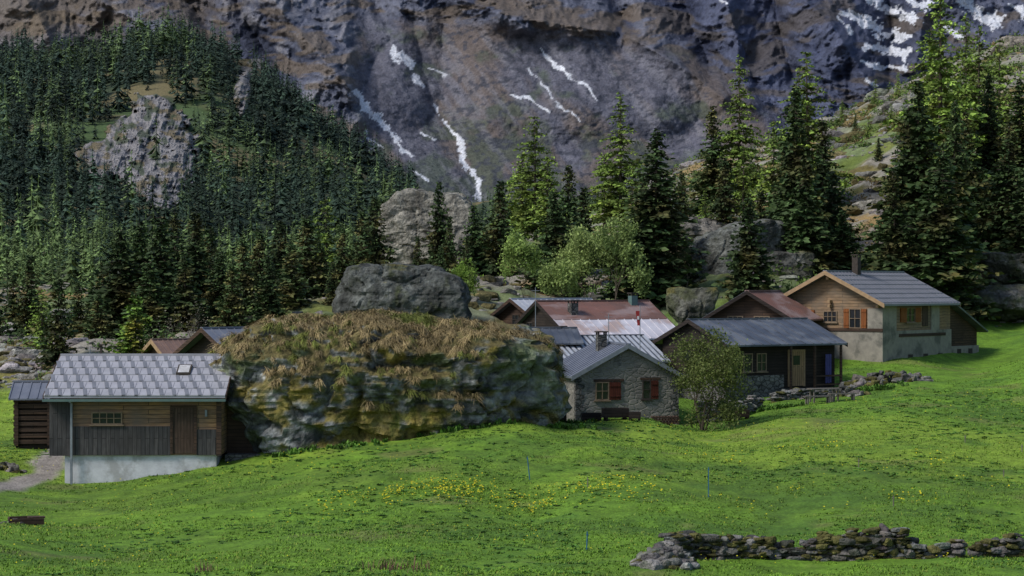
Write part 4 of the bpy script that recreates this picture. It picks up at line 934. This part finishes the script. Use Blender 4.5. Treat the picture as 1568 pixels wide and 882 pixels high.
def trough(name, p, d, w, h, dep, rz, mat=W_dark):
    x, y, z = gz(p, d); e = empty(name, (x, y, z), rz); t = .06
    boxes('sides', [(-w/2,w/2,-dep/2,-dep/2+t,.12,h),(-w/2,w/2,dep/2-t,dep/2,.12,h),(-w/2,-w/2+t,-dep/2+t,dep/2-t,.12,h),(w/2-t,w/2,-dep/2+t,dep/2-t,.12,h),(-w/2+t,w/2-t,-dep/2+t,dep/2-t,.12,.2)], mat, e)
    boxes('legs', [(i*w*.38-.06,i*w*.38+.06,-dep*.4,dep*.4,-.15,.12) for i in (-1,1)], mat, e)
trough('water_trough', 942, 104.5, 1.3, .6, .6, .2); trough('wooden_crate', 972, 104, .6, .45, .5, -.1); trough('wooden_crate', 905, 105.5, 1.0, .5, .5, .1); trough('wooden_tub', 1137, 109.5, .65, .5, .6, .1, W_brown)
trough('wooden_crate', 860, 104.8, .5, .8, .4, .0)
x, y, z = gz(38, 78); e = empty('wooden_trough', (x, y, z), .3)
boxes('boards', [(-.6,.7,-.25,-.2,.0,.24),(-.6,.55,.2,.25,-.05,.3),(-.62,-.56,-.2,.2,-.05,.28),(.1,.75,-.18,.18,.24,.29)], W_brown, e)
pile('rock_pile', 16, x-.4, y-.1, .6, .3, .15, .13, 9, .06, .12)
def table(name, p, d, w, rz, h=.75, dep=.7):
    x, y, z = gz(p, d); e = empty(name, (x, y, z), rz)
    boxes('top', [(-w/2,w/2,-dep/2+i*dep/4+.01,-dep/2+(i+1)*dep/4-.01,h-.06,h) for i in range(4)], M_post, e)
    boxes('legs', [(i*w*.4-.04,i*w*.4+.04,j*dep*.35-.04,j*dep*.35+.04,-.15,h-.06) for i in (-1,1) for j in (-1,1)], M_post, e)
table('garden_table', 1262, 113.5, 1.8, .3); table('garden_bench', 1290, 113.2, 1.6, .3, .45, .35); table('garden_bench', 1252, 112.4, 1.6, .3, .45, .35)
x, y, z = gz(1020, 106.5); e = empty('firewood_stack', (x, y, z), .1)
for i in range(9):
    for j in range(3): cyl('log', e, (-.7+i*.16+(j%2)*.08, -.2, .08+j*.14), (-.7+i*.16+(j%2)*.08, .25, .08+j*.14), .075, W_brown)
rs = np.random.default_rng(91); xx = []; yy = []
for p, d, m, sx in ((700,95.6,40,2.2),(800,97.4,60,2.2),(540,94.6,20,1.2),(450,94.2,15,1.5),(1340,118,60,1.6),(1180,111.5,50,1.5),(865,105,30,1)):
    xx.append((p-784)*d/F+rs.normal(0, sx*.6, m)); yy.append(d+rs.normal(0, .35, m))
xx = np.concatenate(xx); yy = np.concatenate(yy)
rosettes('nettle_patch', xx, yy, rs.uniform(.15, .32, len(xx)), np.array([.07,.15,.02])*rs.uniform(.7, 1.5, (len(xx), 1)), 92, 12, 1.3)
sx_ = np.concatenate([(rs.normal(595, 18, 60)-784), (rs.normal(312, 10, 25)-784), (rs.normal(640, 12, 25)-784)])*60.5/F; sy_ = np.full(len(sx_), 60.5)+rs.normal(0, .3, len(sx_)); P = np.stack([sx_, sy_, Hh(sx_, sy_)], 1)
Dv = rs.normal(0, 1, P.shape)*np.array([1,1,0]); Dv /= np.linalg.norm(Dv, axis=1)[:, None]
V, f, c = blades(P, np.tile([0,0,1.], (len(P), 1)), rs.uniform(.15, .45, len(P)), np.full(len(P), .016), Dv, rs.uniform(0, .3, len(P)), np.tile([.15,.09,.06], (len(P), 1)), 2)
obj('dry_stalks', npmesh('dry_stalks', V, f, c, [M_dry]))

# ------------------------------------------------------------------ light, sky, camera
sv = Vector((-.68, -.33, .78)).normalized()
world = bpy.data.worlds.new('World'); scene.world = world; world.use_nodes = True; nt = world.node_tree
sky = nt.nodes.new('ShaderNodeTexSky'); sky.sky_type = 'NISHITA'; sky.sun_disc = False
sky.sun_elevation = math.asin(sv.z); sky.sun_rotation = math.atan2(sv.x, sv.y)
nt.links.new(sky.outputs[0], nt.nodes['Background'].inputs['Color']); nt.nodes['Background'].inputs['Strength'].default_value = .15
ld = bpy.data.lights.new('sun', 'SUN'); ld.energy = 3.6; ld.angle = math.radians(16); ld.color = (1, .95, .87)
lo = bpy.data.objects.new('sun', ld); lo.rotation_euler = (-sv).to_track_quat('-Z', 'Y').to_euler(); link(lo)
cd = bpy.data.cameras.new('camera'); cd.lens = 72; cd.sensor_width = 36; cd.clip_end = 12000; cd.clip_start = .5
co = bpy.data.objects.new('camera', cd); co.rotation_euler = (math.radians(90), 0, 0); link(co); scene.camera = co
scene.view_settings.view_transform = 'Standard'; scene.view_settings.look = 'None'; scene.view_settings.exposure = 0
